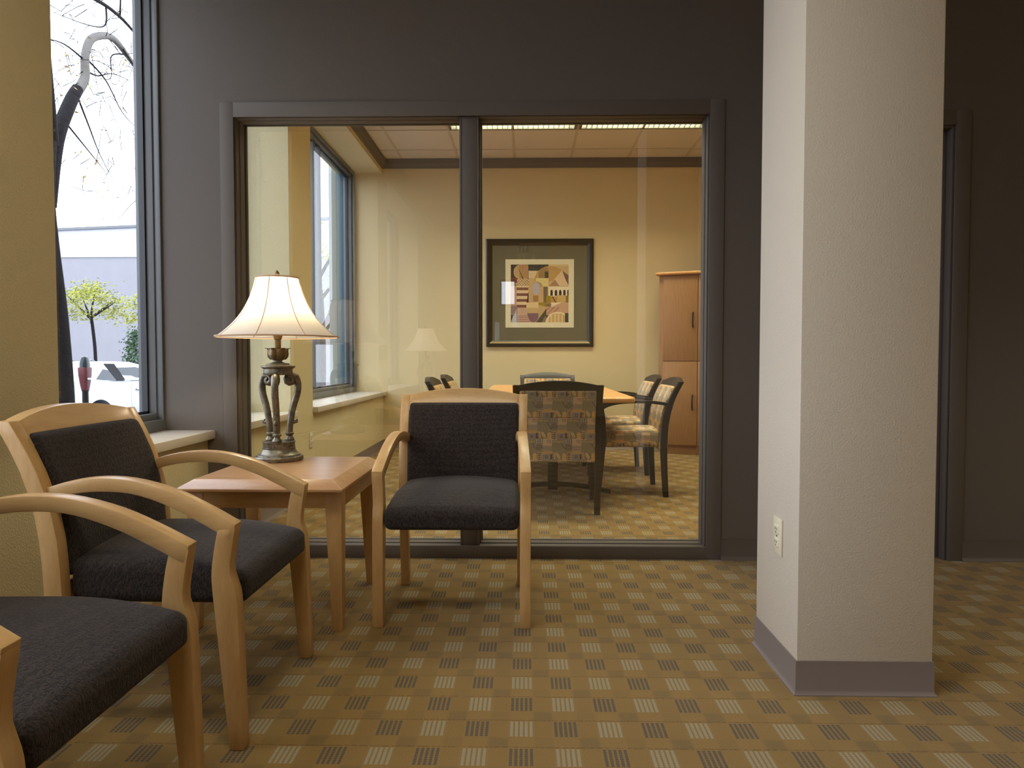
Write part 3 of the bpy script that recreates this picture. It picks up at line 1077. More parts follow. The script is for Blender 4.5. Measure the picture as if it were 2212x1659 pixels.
# ---------------------------------------------------------------- table lamps
def make_lamp(label):
    r = thing('table_lamp', label, 'lamp', group='lit table lamps')
    br = M['bronze']
    MB().lathe([(0.097, 0), (0.099, 0.004), (0.099, 0.016), (0.096, 0.020), (0.088, 0.021), (0.086, 0.026), (0.081, 0.028), (0.074, 0.034), (0.068, 0.044), (0.066, 0.050)], 40).build('base', br, r)
    MB().lathe([(0.0655, 0.050), (0.067, 0.052), (0.067, 0.055), (0.063, 0.057), (0.063, 0.074), (0.067, 0.076), (0.067, 0.080), (0.0, 0.082)], 96,
               rmod=lambda a, z: 1.0 + (0.022 * math.cos(a * 32) if 0.0565 < z < 0.0745 else 0)).build('reeded_collar', br, r, smooth=50)
    prof = [(0.075, 0.352), (0.083, 0.330), (0.085, 0.305), (0.080, 0.275), (0.068, 0.240), (0.058, 0.205), (0.052, 0.17), (0.048, 0.14), (0.046, 0.115)]
    for ang in (-80, 40, 160):
        a = math.radians(ang)
        ca, sa = math.cos(a), math.sin(a)
        P = lambda rr, z: (rr * ca, rr * sa, z)
        cv = smooth_curve(prof, 22)
        # scroll at the head of the leg
        scr = [(0.052 + 0.024 * k * math.cos(t_), 0.338 + 0.024 * k * math.sin(t_)) for k, t_ in [(1 - 0.085 * i, math.radians(40 + 42 * i)) for i in range(11)]][::-1]
        pts = [P(*q) for q in scr] + [P(*q) for q in cv]
        rad = [0.0130] * len(scr) + [0.0155 - 0.0025 * i / 21 for i in range(22)]
        lg = MB().tube(pts, rad, 10)
        lg.tube([P(0.050, 0.185), P(0.058, 0.168), P(0.069, 0.156), P(0.077, 0.158), P(0.078, 0.166), P(0.072, 0.168)], [0.008, 0.008, 0.0075, 0.007, 0.006, 0.005], 8)
        o = lg.build('leg', br, r, smooth=60)
        MB().lathe([(0.018, 0.081), (0.020, 0.085), (0.019, 0.090), (0.013, 0.097), (0.0125, 0.102), (0.018, 0.107), (0.018, 0.113), (0.013, 0.117)], 20, (0.046 * ca, 0.046 * sa, 0)).build('baluster_foot', br, o)
    MB().lathe([(0.0, 0.360), (0.060, 0.360), (0.062, 0.366), (0.059, 0.368), (0.059, 0.385), (0.066, 0.390), (0.070, 0.393), (0.070, 0.398), (0.052, 0.401), (0.046, 0.404), (0.046, 0.409), (0.028, 0.411), (0.018, 0.415), (0.016, 0.421)], 40).build('capital', br, r)
    cup = MB().lathe([(0.016, 0.420), (0.026, 0.424), (0.036, 0.434), (0.0385, 0.447), (0.0365, 0.460), (0.036, 0.470), (0.038, 0.472), (0.033, 0.472), (0.030, 0.450), (0.0, 0.446)], 36).build('leaf_cup', br, r)
    for k in range(6):
        a = math.radians(60 * k + 20)
        lf = []
        for (rr, z, wd) in ((0.030, 0.424, 0.006), (0.0395, 0.436, 0.015), (0.0415, 0.449, 0.017), (0.0395, 0.463, 0.014), (0.043, 0.472, 0.011), (0.049, 0.473, 0.006), (0.050, 0.470, 0.002)):
            lf.append((rr, z, wd))
        vs, fs = [], []
        for rr, z, wd in lf:
            for s_, dr in ((-1, -0.003), (-0.5, 0.001), (0, 0.002), (0.5, 0.001), (1, -0.003)):
                aa = a + s_ * wd / 0.04
                vs.append(((rr + dr) * math.cos(aa), (rr + dr) * math.sin(aa), z))
        for i in range(len(lf) - 1):
            for q in range(4):
                fs.append((5 * i + q, 5 * i + q + 1, 5 * i + q + 6, 5 * i + q + 5))
        MB().add(vs, fs).build('acanthus_leaf', M['bronze2'], cup, smooth=70)
    MB().lathe([(0.0125, 0.446), (0.0125, 0.508), (0.016, 0.510), (0.016, 0.525), (0.0, 0.526)], 20).build('candle_tube', M['bronze2'], r)
    bulb = MB().lathe([(0.0125, 0.526), (0.014, 0.545), (0.025, 0.575), (0.030, 0.600), (0.026, 0.620), (0.014, 0.634), (0.0, 0.637)], 20).build('bulb', emit('warm_bulb', (1, 0.72, 0.4, 1), 12), r)
    hp = MB().tube([(0.016, 0, 0.52), (0.045, 0, 0.56), (0.05, 0, 0.62), (0.035, 0, 0.70), (0.0, 0, 0.766)], 0.0018, 6)
    hp.tube([(-0.016, 0, 0.52), (-0.045, 0, 0.56), (-0.05, 0, 0.62), (-0.035, 0, 0.70), (0.0, 0, 0.766)], 0.0018, 6)
    hp.build('harp', M['bronze2'], r)
    # bell shade of eight gores
    sp = smooth_curve([(0.250, 0.520), (0.240, 0.524), (0.208, 0.550), (0.174, 0.584), (0.142, 0.627), (0.113, 0.683), (0.0965, 0.732), (0.088, 0.766)], 30)
    flat = lambda a, z: 1 - 0.020 * (0.5 - 0.5 * math.cos(8 * a))
    sh = MB()
    n = 96
    vs, fs = [], []
    for rr, z in sp:
        for j in range(n):
            a = 2 * PI * j / n
            q = rr * flat(a, z)
            vs.append((q * math.cos(a), q * math.sin(a), z))
    for i in range(len(sp) - 1):
        for j in range(n):
            fs.append((i * n + j, i * n + (j + 1) % n, (i + 1) * n + (j + 1) % n, (i + 1) * n + j))
    shade = sh.add(vs, fs).build('lamp_shade', M['shade'], r, smooth=80)
    for k in range(8):
        a = 2 * PI * k / 8
        MB().tube([(q * math.cos(a), q * math.sin(a), z) for q, z in sp], 0.0018, 5).build('seam', M['seam'], shade)
    for rr, z in ((0.250, 0.520), (0.088, 0.766)):
        pts = [(rr * flat(2 * PI * j / 48, z) * math.cos(2 * PI * j / 48), rr * flat(2 * PI * j / 48, z) * math.sin(2 * PI * j / 48), z) for j in range(49)]
        MB().tube(pts, 0.0035, 6, cap=False).build('trim_cord', M['seam'], shade)
    MB().lathe([(0.006, 0.764), (0.010, 0.767), (0.005, 0.772), (0.010, 0.782), (0.0085, 0.790), (0.0, 0.800)], 14).build('finial', M['bronze2'], r)
    MB().tube([(-0.095, 0.0, 0.008), (-0.16, 0.005, 0.004), (-0.22, 0.03, 0.004), (-0.26, 0.10, 0.004)], 0.003, 6).build('cord', M['black'], r)
    d = bpy.data.lights.new('bulb_light', 'POINT')
    d.energy = 13.0
    d.color = (1.0, 0.86, 0.60)
    d.shadow_soft_size = 0.035
    o = bpy.data.objects.new('bulb_light', d)
    o.location = (0, 0, 0.635)
    C.objects.link(o)
    o.parent = r
    return r


lp = make_lamp('lit table lamp with cream bell shade and bronze three-legged base on the end table')
lp.location = (-1.041, 2.905, 0.548)
dup(lp, (-1.09, -0.64, 0.548), 0, 'second lit bell shade lamp, seen only as the small reflection in the glass')


# ---------------------------------------------------------------- conference room
ct = thing('conference_table', 'long maple conference table on dark arched pedestals behind the glass', 'table', (0.2, 5.68, 0))
b = MB()
n = 8
hx, hy, rr = 0.52, 1.18, 0.06
out = []
for cx_, cy_, a0 in ((hx - rr, hy - rr, 0), (-hx + rr, hy - rr, 90), (-hx + rr, -hy + rr, 180), (hx - rr, -hy + rr, 270)):
    for i in range(n + 1):
        a = math.radians(a0 + 90 * i / n)
        out.append((cx_ + rr * math.cos(a), cy_ + rr * math.sin(a)))
b.prism(out, lambda x, y: (x, y, 0.692), lambda x, y: (x, y, 0.727))
b.build('tabletop', M['conftop'], ct, 0.012, seg=4)
for y in (-0.62, 0.75):
    p = MB().box(-0.036, 0.036, y - 0.05, y + 0.05, 0.03, 0.692).build('pedestal', M['espresso'], ct, 0.004)
    f = [(-0.42 + 0.84 * i / 16) for i in range(17)]
    top = [(x, 0.028 + 0.055 * (1 - (x / 0.42) ** 2)) for x in f]
    bot = [(x, 0.0 + 0.055 * (1 - (x / 0.42) ** 2) * 0.9) for x in f]
    q = MB().strip(top, bot, y - 0.025, y + 0.025)
    q.v = [(v, u, z) for u, v, z in q.v]
    q.build('foot', M['espresso'], ct, 0.003)
    for s in (-1, 1):
        cv = smooth_curve([(0.03, 0.42), (0.14, 0.55), (0.30, 0.64), (0.47, 0.678)], 14)
        top = [(s * x, z + 0.014) for x, z in cv]
        bot = [(s * x, z - 0.016) for x, z in cv]
        q = MB().strip(top, bot, y - 0.02, y + 0.02)
        q.v = [(v, u, z) for u, v, z in q.v]
        q.build('bracket', M['espresso'], ct, 0.003)

cab = thing('cabinet', 'tall oak cabinet with black bow handles in the far corner', 'cabinet', (1.375, 7.215, 0), math.radians(-21))
CW, CD, CH = 0.79, 0.33, 1.84
box(0, CW, 0.02, CD, 0.09, CH).build('carcass', M['cabinet'], cab, 0.002)
box(0.02, CW - 0.02, 0.035, CD - 0.02, 0, 0.09).build('toe_kick', M['cabinet'], cab, 0.002)
MB().rbox((CW / 2, CD / 2 - 0.01, CH + 0.016), (CW / 2 + 0.035, CD / 2 + 0.03, 0.016), 0.0155, (10, 10, 6)).build('top', M['conftop'], cab)
for i, (x0, x1) in enumerate(((0.045, CW / 2 - 0.003), (CW / 2 + 0.003, CW - 0.045))):
    for z0, z1, hz in ((0.10, 0.955, 0.54), (0.963, CH - 0.012, 1.38)):
        dd = box(x0, x1, 0.0, 0.02, z0, z1).build('door', M['cabinet'], cab, 0.002)
        hx_ = x1 - 0.045 if i == 0 else x0 + 0.045
        pts = [(hx_, 0.0, hz - 0.075), (hx_, -0.018, hz - 0.068)] + [(hx_, -0.022 - 0.016 * math.sin(PI * k / 8), hz - 0.062 + 0.124 * k / 8) for k in range(9)] + [(hx_, -0.018, hz + 0.068), (hx_, 0.0, hz + 0.075)]
        MB().tube(pts, 0.0075, 8).build('handle', M['black'], dd)

# framed print
px0, px1, pz0, pz1 = -0.430, 0.738, 1.116, 2.284
pc = thing('framed_picture', 'square framed abstract print with wide olive mat on the far wall', 'picture', ((px0 + px1) / 2, YB, (pz0 + pz1) / 2))
hs = (px1 - px0) / 2
fw = 0.068
fr_prof = [(0, 0), (0, 0.028), (0.012, 0.036), (0.03, 0.034), (0.05, 0.026), (0.058, 0.020), (fw, 0.016), (fw, 0)]
f = MB()
cor = [(-1, -1), (1, -1), (1, 1), (-1, 1)]
for k in range(4):
    a, c2 = cor[k], cor[(k + 1) % 4]
    f.prism(fr_prof, lambda q, h: (a[0] * (hs - q), -h, a[1] * (hs - q)), lambda q, h: (c2[0] * (hs - q), -h, c2[1] * (hs - q)))
f.build('picture_frame', M['picframe'], pc, smooth=30)
g_ = MB()
g_.prism([(0.034, 0.0335), (0.055, 0.0245), (0.055, 0.028), (0.036, 0.0375)], lambda q, h: (-(hs - q), -h, -(hs - q)), lambda q, h: ((hs - q), -h, -(hs - q)))
g_.build('gilt_bead', M['gold'], pc)
box(-hs + 0.05, hs - 0.05, -0.010, -0.002, -hs + 0.05, hs - 0.05).build('mat_board', M['mat_board'], pc, smooth=0)
wc = 0.01
box(-0.372, 0.372, -0.0125, -0.0102, -0.385 + wc, 0.355 + wc).build('inner_mat', M['white_mat'], pc, smooth=0)
box(-hs + 0.055, hs - 0.055, -0.0180, -0.0165, -hs + 0.055, hs - 0.055).build('picture_glazing', M['picglass'], pc, smooth=0)


def art_color(x, y):
    """abstract geometric townscape; x, y in 0..735, y down"""
    N = len(x)
    c = np.zeros((N, 3))
    c[:] = (206, 170, 122)

    def put(m, col):
        c[m] = col
    R = lambda a, b, d, e: (x >= a) & (x < b) & (y >= d) & (y < e)
    E_ = lambda a, b, p, q: ((x - a) / p) ** 2 + ((y - b) / q) ** 2 < 1

    def poly(pts):
        m = np.zeros(N, bool)
        for i in range(len(pts)):
            (x1, y1), (x2, y2) = pts[i], pts[i - 1]
            if y1 == y2:
                continue
            m ^= ((y1 > y) != (y2 > y)) & (x < (x2 - x1) * (y - y1) / (y2 - y1) + x1)
        return m
    tex = np.sin(x * 0.35) * np.sin(y * 0.4 + x * 0.2)
    put(R(0, 230, 0, 180), (72, 56, 50))
    put(E_(130, 95, 95, 95), (202, 162, 112))
    put(R(110, 225, 0, 180) & E_(150, 80, 120, 110), (184, 138, 94))
    put(poly([(88, 30), (165, 182), (150, 182)]), (70, 50, 42))
    put(R(228, 480, 0, 80), (62, 56, 46))
    put(R(228, 330, 80, 172), (226, 196, 156))
    put(E_(500, 210, 200, 190) & (y < 215), (196, 152, 92))
    put(R(350, 480, 40, 180) & (tex > -0.1) & E_(430, 130, 75, 100), (128, 106, 70))
    put(R(430, 480, 90, 180), (84, 72, 58))
    put(R(480, 735, 0, 22), (222, 188, 132))
    put(poly([(650, 75), (485, 272), (735, 272), (735, 200)]), (226, 190, 150))
    put(poly([(560, 190), (485, 272), (620, 272)]), (176, 130, 104))
    put(poly([(655, 80), (735, 140), (735, 265), (690, 180)]), (122, 86, 80))
    put(R(0, 85, 172, 232), (124, 62, 52))
    put(E_(0, 270, 75, 52) & (y < 272), (152, 132, 36))
    put(R(80, 232, 185, 272), (228, 200, 156))
    put(R(80, 232, 185, 272) & ((np.mod(x + y, 34) < 9) | (np.mod(x - y, 34) < 9)), (140, 96, 70))
    put(R(0, 75, 275, 520), (206, 168, 140))
    put(R(75, 225, 272, 548), (230, 200, 158))
    for k in range(4):
        put(R(75, 225 - 6 * k, 292 + 73 * k, 326 + 73 * k), (134, 86, 76))
    put(poly([(225, 330), (190, 540), (228, 540)]), (60, 48, 44))
    put(R(230, 415, 300, 482) | E_(322, 300, 92, 82), (204, 166, 122))
    put(R(320, 480, 172, 285), (226, 202, 140))
    put(R(320, 412, 200, 285) & E_(330, 300, 84, 84), (190, 152, 110))
    put(E_(325, 305, 44, 78), (186, 174, 182))
    put(R(285, 350, 392, 470), (166, 122, 70))
    put(R(415, 470, 282, 482), (96, 80, 62))
    put(R(415, 470, 282, 482) & (tex > 0.2), (158, 136, 104))
    put(R(480, 735, 280, 402), (238, 216, 182))
    for xc in (519, 575, 629, 682, 733):
        put(R(xc - 15, xc + 15, 342, 396) | (E_(xc, 342, 15, 20)), (58, 46, 46))
    put(R(500, 735, 402, 482), (192, 146, 86))
    put(R(590, 700, 390, 482), (210, 170, 112))
    put(R(700, 735, 395, 482), (140, 122, 40))
    put(poly([(520, 402), (535, 402), (580, 482), (565, 482)]), (110, 76, 44))
    put(R(450, 505, 395, 482), (170, 138, 28))
    put(R(0, 82, 525, 735), (150, 122, 122))
    put(poly([(75, 560), (0, 735), (75, 735)]), (186, 180, 176))
    put(poly([(30, 640), (0, 735), (0, 640)]), (56, 50, 60))
    put(R(82, 270, 548, 735), (204, 164, 142))
    for k in range(4):
        put(R(82, 270, 650 + 22 * k, 658 + 22 * k), (160, 112, 104))
    put(R(225, 350, 482, 560), (228, 194, 144))
    lobe = E_(290, 520, 92, 215) & (y > 482)
    put(lobe, (206, 168, 120))
    put(lobe & (y < 550), (230, 196, 146))
    put(lobe & (y > 618), (134, 96, 108))
    put(R(350, 452, 482, 540), (168, 140, 40))
    put(poly([(350, 510), (455, 540), (350, 700)]), (200, 166, 118))
    put(poly([(452, 560), (320, 735), (500, 735)]), (84, 78, 62))
    put(poly([(440, 650), (395, 735), (490, 735)]), (150, 120, 96))
    put(R(455, 735, 482, 640), (206, 162, 132))
    put(R(455, 620, 540, 625) & (np.mod(x + y, 60) < 30), (184, 130, 112))
    put(poly([(510, 482), (650, 482), (520, 540)]), (236, 212, 172))
    put(R(448, 512, 490, 540) & (np.mod(y, 18) < 9), (44, 38, 34))
    put(E_(600, 760, 160, 160), (238, 214, 176))
    put(E_(600, 770, 140, 158) & (y > 622), (204, 166, 112))
    put(E_(600, 770, 140, 158) & (y > 622) & (np.mod(x, 46) < 22), (226, 196, 146))
    put(R(690, 735, 618, 735), (72, 72, 66))
    return srgb(c) * (1 + 0.05 * tex)[:, None]


n = 230
aw = 0.314
vs = [(-aw + 2 * aw * i / n, -0.0130, -aw + 2 * aw * k / n) for k in range(n + 1) for i in range(n + 1)]
fs = [(k * (n + 1) + i, k * (n + 1) + i + 1, (k + 1) * (n + 1) + i + 1, (k + 1) * (n + 1) + i) for k in range(n) for i in range(n)]
art = MB().add(vs, fs)
art = art.build('art_print', M['art'], pc, smooth=0)
art.location = (0, 0, -0.005)
color_mesh(art.data, lambda P, n: art_color((P[:, 0] + aw) / (2 * aw) * 735, (aw - P[:, 2]) / (2 * aw) * 735))

# ceiling troffers with louvers
for i, ((x, y), lab) in enumerate(zip(CONF_LIGHTS, (
        'louvered ceiling light above the table, left of the pair by the far wall',
        'louvered ceiling light above the cabinet, right of the pair by the far wall',
        'louvered ceiling light hidden above the glazing, left one',
        'louvered ceiling light hidden above the glazing, right one'))):
    r = thing('ceiling_light', lab, 'ceiling light', (x, y, ZC), 0, 'conference room ceiling lights')
    h = MB()
    h.box(-0.60, 0.60, -0.30, 0.30, 0.135, 0.145)
    h.box(-0.60, -0.575, -0.30, 0.30, 0.0, 0.135)
    h.box(0.575, 0.60, -0.30, 0.30, 0.0, 0.135)
    h.box(-0.575, 0.575, -0.30, -0.275, 0.0, 0.135)
    h.box(-0.575, 0.575, 0.275, 0.30, 0.0, 0.135)
    h.build('housing', M['louver'], r, smooth=0)
    for k in range(1, 24):
        X = -0.575 + 1.15 * k / 24
        box(X - 0.002, X + 0.002, -0.275, 0.275, 0.006, 0.034).build('louver_blade', M['louver'], r, smooth=0)
    for Y in (-0.195, -0.117, -0.039, 0.039, 0.117, 0.195):
        box(-0.575, 0.575, Y - 0.004, Y + 0.004, 0.006, 0.05).build('louver_spine', M['louver'], r, smooth=0)
for i, ((x, y), lab) in enumerate(zip(REC_FILLS, ('unseen fill light added to the reception ceiling, right of the column', 'unseen fill light added to the reception ceiling by the right wall', 'unseen fill light added to the reception ceiling over the armchairs', 'unseen fill light added to the reception ceiling in the rear corner'))):
    r = thing('ceiling_light', lab, 'ceiling light', (x, y, ZC + 0.12), 0, 'added reception fill lights')
    h = MB()  # housings round the added lights that brighten pier, carpet and sign
    for a, b_, c_, d_ in ((-0.6, -0.56, -0.3, 0.3), (0.56, 0.6, -0.3, 0.3), (-0.56, 0.56, -0.3, -0.26), (-0.56, 0.56, 0.26, 0.3)):
        h.box(a, b_, c_, d_, -0.10, 0.0)
    h.build('housing', M['louver'], r, smooth=0)

# lettered transom panel on the wall behind the camera (seen mirrored in the glass)
sg = thing('sign', 'grey lettered panel high on the wall facing the glazed partition', 'sign', (0.0, YR + 0.002, 2.72), PI)
box(-0.40, 0.40, -0.02, 0, -0.27, 0.27).build('panel', M['signgrey'], sg, 0.003)


def letters(txt, size, x, z, mat, mirror):
    cu = bpy.data.curves.new('lettering', 'FONT')
    cu.body = txt
    cu.size = size
    cu.extrude = 0.003
    cu.align_x = 'CENTER'
    tmp = bpy.data.objects.new('lettering', cu)
    C.objects.link(tmp)
    me = bpy.data.meshes.new_from_object(tmp.evaluated_get(bpy.context.evaluated_depsgraph_get()))
    bpy.data.objects.remove(tmp)
    s = -1 if mirror else 1
    me.transform(Matrix(((s, 0, 0, x), (0, 0, -1, -0.0235), (0, 1, 0, z), (0, 0, 0, 1))))
    if mirror:
        me.flip_normals()
    me.name = 'lettering'
    o = bpy.data.objects.new('lettering', me)
    me.materials.clear()
    me.materials.append(mat)
    C.objects.link(o)
    o.parent = sg
    return o


letters('TLE', 0.13, 0.03, 0.10, M['black'], True)
letters('& TR', 0.17, 0.0, -0.06, M['signpale'], False)
letters('CTING', 0.14, 0.0, -0.22, M['signpale'], True)


# ---------------------------------------------------------------- the street outside
GZ = -0.22
struct(box(-60, -2.05, -30, 70, GZ - 0.05, GZ).build('ground', M['asphalt'], smooth=0))

bd = thing('building', 'pale grey block building with light upper band across the street', 'building', (-20, 28, GZ))
MB().prism([(-30, 0), (13, 0), (13, 5.36), (-30, 5.36)], lambda x, z: (x, 0.0, z), lambda x, z: (x, 9.0, z)).build('block_wall', M['concrete'], bd, smooth=0)
MB().prism([(-30, 5.36), (13, 5.36), (13, 6.9), (-30, 3.2 + 2.17)], lambda x, z: (x, -0.04, z), lambda x, z: (x, 9.0, z)).build('cladding_band', M['band'], bd, smooth=0)
for x in (-30, 13):
    pass
MB().prism([(-30, 5.30), (13, 6.86), (13, 6.96), (-30, 5.40)], lambda x, z: (x, -0.12, z), lambda x, z: (x, 0.4, z)).build('roof_edge', M['metal'], bd, smooth=0)


def branchy(parent, name, pts, rad, mat, n=9):
    P = [Vector(p) for p in pts]
    q = []
    rr = []
    m = 5
    for i in range(len(P) - 1):
        a, b_, c_, d_ = P[max(i - 1, 0)], P[i], P[i + 1], P[min(i + 2, len(P) - 1)]
        for k in range(m):
            u = k / m
            q.append(0.5 * (2 * b_ + (c_ - a) * u + (2 * a - 5 * b_ + 4 * c_ - d_) * u * u + (3 * b_ - a - 3 * c_ + d_) * u ** 3))
            rr.append(rad[i] + (rad[i + 1] - rad[i]) * u)
    q.append(P[-1])
    rr.append(rad[-1])
    return MB().tube(q, rr, n).build(name, mat, parent, smooth=70)


def leaf_cloud(centres, spread, count, size, seed):
    rg = random.Random(seed)
    b = MB()
    for _ in range(count):
        c_ = Vector(rg.choice(centres)) + Vector((rg.gauss(0, spread[0]), rg.gauss(0, spread[1]), rg.gauss(0, spread[2])))
        n_ = Vector((rg.gauss(0, 1), rg.gauss(0, 1), rg.gauss(0, 1.3))).normalized()
        u = n_.orthogonal().normalized()
        w_ = n_.cross(u)
        s = size * rg.uniform(0.6, 1.3)
        b.add([c_ - u * s, c_ - w_ * s * 0.45, c_ + u * s, c_ + w_ * s * 0.45 + n_ * s * 0.15], [(0, 1, 2, 3)])
    return b


# wet street tree right outside the window
X0 = -3.8
tr = thing('street_tree', 'bare wet street tree with thick dark trunk close outside the window', 'tree', (X0, 5.62, GZ))
L = lambda x, y, z: (x - X0, y - 5.62, z - GZ)
trunk = branchy(tr, 'trunk', [L(X0, 5.60, GZ), L(X0, 5.60, 0.6), L(X0, 5.55, 1.3), L(X0, 5.48, 1.9), L(X0, 5.46, 2.3), L(X0, 5.52, 2.75)], [0.14, 0.105, 0.100, 0.085, 0.075, 0.065], M['bark'])
branchy(tr, 'branch', [L(X0, 5.50, 2.2), L(X0, 5.62, 2.75), L(X0, 5.80, 3.12), L(X0, 5.90, 3.27)], [0.062, 0.056, 0.052, 0.046], M['bark'])
branchy(tr, 'branch', [L(X0, 5.88, 3.23), L(X0, 6.00, 3.40), L(X0, 6.01, 3.58), L(X0, 6.08, 3.75), L(X0, 6.24, 3.87), L(X0, 6.45, 3.93), L(X0, 6.75, 3.84), L(X0, 7.2, 3.7)],
        [0.044, 0.038, 0.034, 0.034, 0.033, 0.030, 0.022, 0.015], M['bark_skylit'])
branchy(tr, 'branch', [L(X0, 5.55, 2.7), L(X0 + 0.2, 5.2, 3.3), L(X0 + 0.1, 5.3, 3.8), L(X0, 5.6, 4.02), L(X0, 6.2, 4.16), L(X0, 6.6, 4.18), L(X0, 7.0, 4.10)], [0.06, 0.045, 0.03, 0.022, 0.017, 0.014, 0.008], M['bark'])
rg = random.Random(11)
TW = [((6.02, 3.55), (5.75, 3.58), (5.45, 3.50)), ((6.33, 4.17), (6.28, 3.98), (6.0, 3.85), (5.5, 3.72)),
      ((6.55, 3.92), (6.62, 3.70), (6.72, 3.5), (6.9, 3.3)), ((6.0, 3.47), (6.2, 3.50), (6.45, 3.62), (6.8, 3.68)),
      ((6.02, 3.58), (6.3, 3.5), (6.55, 3.3), (6.85, 3.22)), ((6.66, 3.88), (6.45, 3.80), (6.3, 3.70), (6.25, 3.5), (6.0, 3.40)),
      ((5.9, 3.20), (6.2, 3.05), (6.5, 2.9), (6.9, 2.72)), ((5.7, 2.95), (6.0, 2.80), (6.3, 2.65)),
      ((5.7, 4.06), (5.6, 4.2), (5.9, 4.35)), ((6.55, 4.2), (6.4, 4.4), (6.1, 4.5)), ((6.1, 3.78), (6.5, 4.0), (7.0, 4.0))]
for tw in TW:
    dx = rg.uniform(-0.15, 0.15)
    pts = [L(X0 + dx * i, y, z) for i, (y, z) in enumerate(tw)]
    branchy(tr, 'twig', pts, [0.009 - 0.007 * i / (len(tw) - 1) for i in range(len(tw))], M['bark'], 6)
tl = MB()
for _ in range(130):
    tw = rg.choice(TW)
    y, z = rg.choice(tw)
    pts = [L(X0 + rg.uniform(-0.3, 0.3), y + rg.gauss(0, 0.18), z + rg.gauss(0, 0.14))]
    d_ = Vector((rg.gauss(0, 0.4), rg.gauss(0, 1), rg.gauss(0, 0.6))).normalized() * rg.uniform(0.15, 0.4)
    p0 = Vector(pts[0])
    k1, k2 = Vector((0, rg.gauss(0, 0.03), rg.gauss(0, 0.04))), Vector((0, rg.gauss(0, 0.04), rg.gauss(0, 0.05)))
    tl.tube([p0, p0 + d_ * 0.33 + k1, p0 + d_ * 0.66 + k2, p0 + d_], [0.0035, 0.003, 0.0022, 0.001], 4)
o = tl.build('twiglet', M['bark'], tr)
o['kind'] = 'stuff'
o = leaf_cloud([L(X0, 5.7, 3.25), L(X0, 6.0, 3.5), L(X0, 6.6, 3.92), L(X0, 6.6, 4.2), L(X0, 5.6, 3.4), L(X0, 6.2, 2.6), L(X0, 6.1, 2.75)], (0.2, 0.18, 0.16), 150, 0.018, 5).build('leaf', M['leaf2'], tr)
o['kind'] = 'stuff'

# second tree outside the conference room
t2 = thing('street_tree', 'leafy street tree glimpsed through the conference room window', 'tree', (-5.2, 17.5, GZ))
branchy(t2, 'trunk', [(0, 0, 0), (0.05, 0, 1.2), (0, 0.1, 2.6), (-0.1, 0, 4.4)], [0.12, 0.10, 0.08, 0.03], M['bark'])
for k in range(7):
    a = k * 2.4
    branchy(t2, 'branch', [(0, 0.05, 1.8 + 0.3 * k), (0.5 * math.cos(a), 0.5 * math.sin(a), 2.3 + 0.3 * k), (1.1 * math.cos(a), 1.1 * math.sin(a), 2.5 + 0.35 * k)], [0.05, 0.035, 0.012], M['bark'], 6)
o = leaf_cloud([(0.9 * math.cos(k * 2.4), 0.9 * math.sin(k * 2.4), 2.4 + 0.28 * k) for k in range(9)], (0.35, 0.35, 0.22), 900, 0.05, 9).build('foliage', M['leaf'], t2)
o['kind'] = 'stuff'

# young yellow-green tree by the far wall
t3 = thing('young_tree', 'slender young tree with flat yellow-green crown before the grey building', 'tree', (-11.05, 17.6, GZ))
branchy(t3, 'trunk', [(0, 0, 0), (0.0, 0.05, 0.9), (0.0, 0.04, 1.5), (0, -0.06, 2.15), (0, -0.12, 2.3)], [0.05, 0.042, 0.04, 0.038, 0.034], M['bark'])
for d_ in ((-0.55, -0.3, 2.9), (0.05, 0.75, 2.75), (0.2, -0.75, 2.75), (-0.1, 0.25, 3.0), (0.4, 0.3, 2.7)):
    branchy(t3, 'branch', [(0, -0.12, 2.25), (d_[0] * 0.5, d_[1] * 0.5 - 0.06, (2.25 + d_[2]) / 2), d_], [0.035, 0.022, 0.008], M['bark'], 6)
o = leaf_cloud([(0, -0.75, 2.55), (0, -0.5, 2.85), (0, -0.15, 2.9), (0, 0.35, 2.8), (0, 0.7, 2.75), (0, 0.95, 2.5), (0, -0.05, 3.05), (0.1, -0.9, 2.75), (0, -0.6, 2.3), (0, 0.55, 2.45)], (0.22, 0.16, 0.10), 2200, 0.038, 3).build('foliage', M['leaf'], t3)
o['kind'] = 'stuff'
t4 = thing('young_tree', 'second young yellow-green tree cut off by the window frame', 'tree', (-11.05, 20.3, GZ))
branchy(t4, 'trunk', [(0, 0, 0), (0.0, -0.03, 0.9), (0.0, 0.02, 1.6), (0, 0.0, 2.3)], [0.07, 0.06, 0.055, 0.045], M['bark'])
for d_ in ((0.1, -0.8, 2.75), (0, -0.4, 3.0), (0.2, 0.5, 2.9)):
    branchy(t4, 'branch', [(0, 0, 2.2), (d_[0] * 0.5, d_[1] * 0.5, (2.3 + d_[2]) / 2), d_], [0.035, 0.022, 0.008], M['bark'], 6)
o = leaf_cloud([(0, -0.75, 2.75), (0, -0.5, 2.95), (0, -0.9, 2.3), (0, 0.2, 3.0), (0, 0.6, 2.7), (0, -0.3, 2.6)], (0.2, 0.15, 0.10), 700, 0.05, 4).build('foliage', M['leaf'], t4)
o['kind'] = 'stuff'

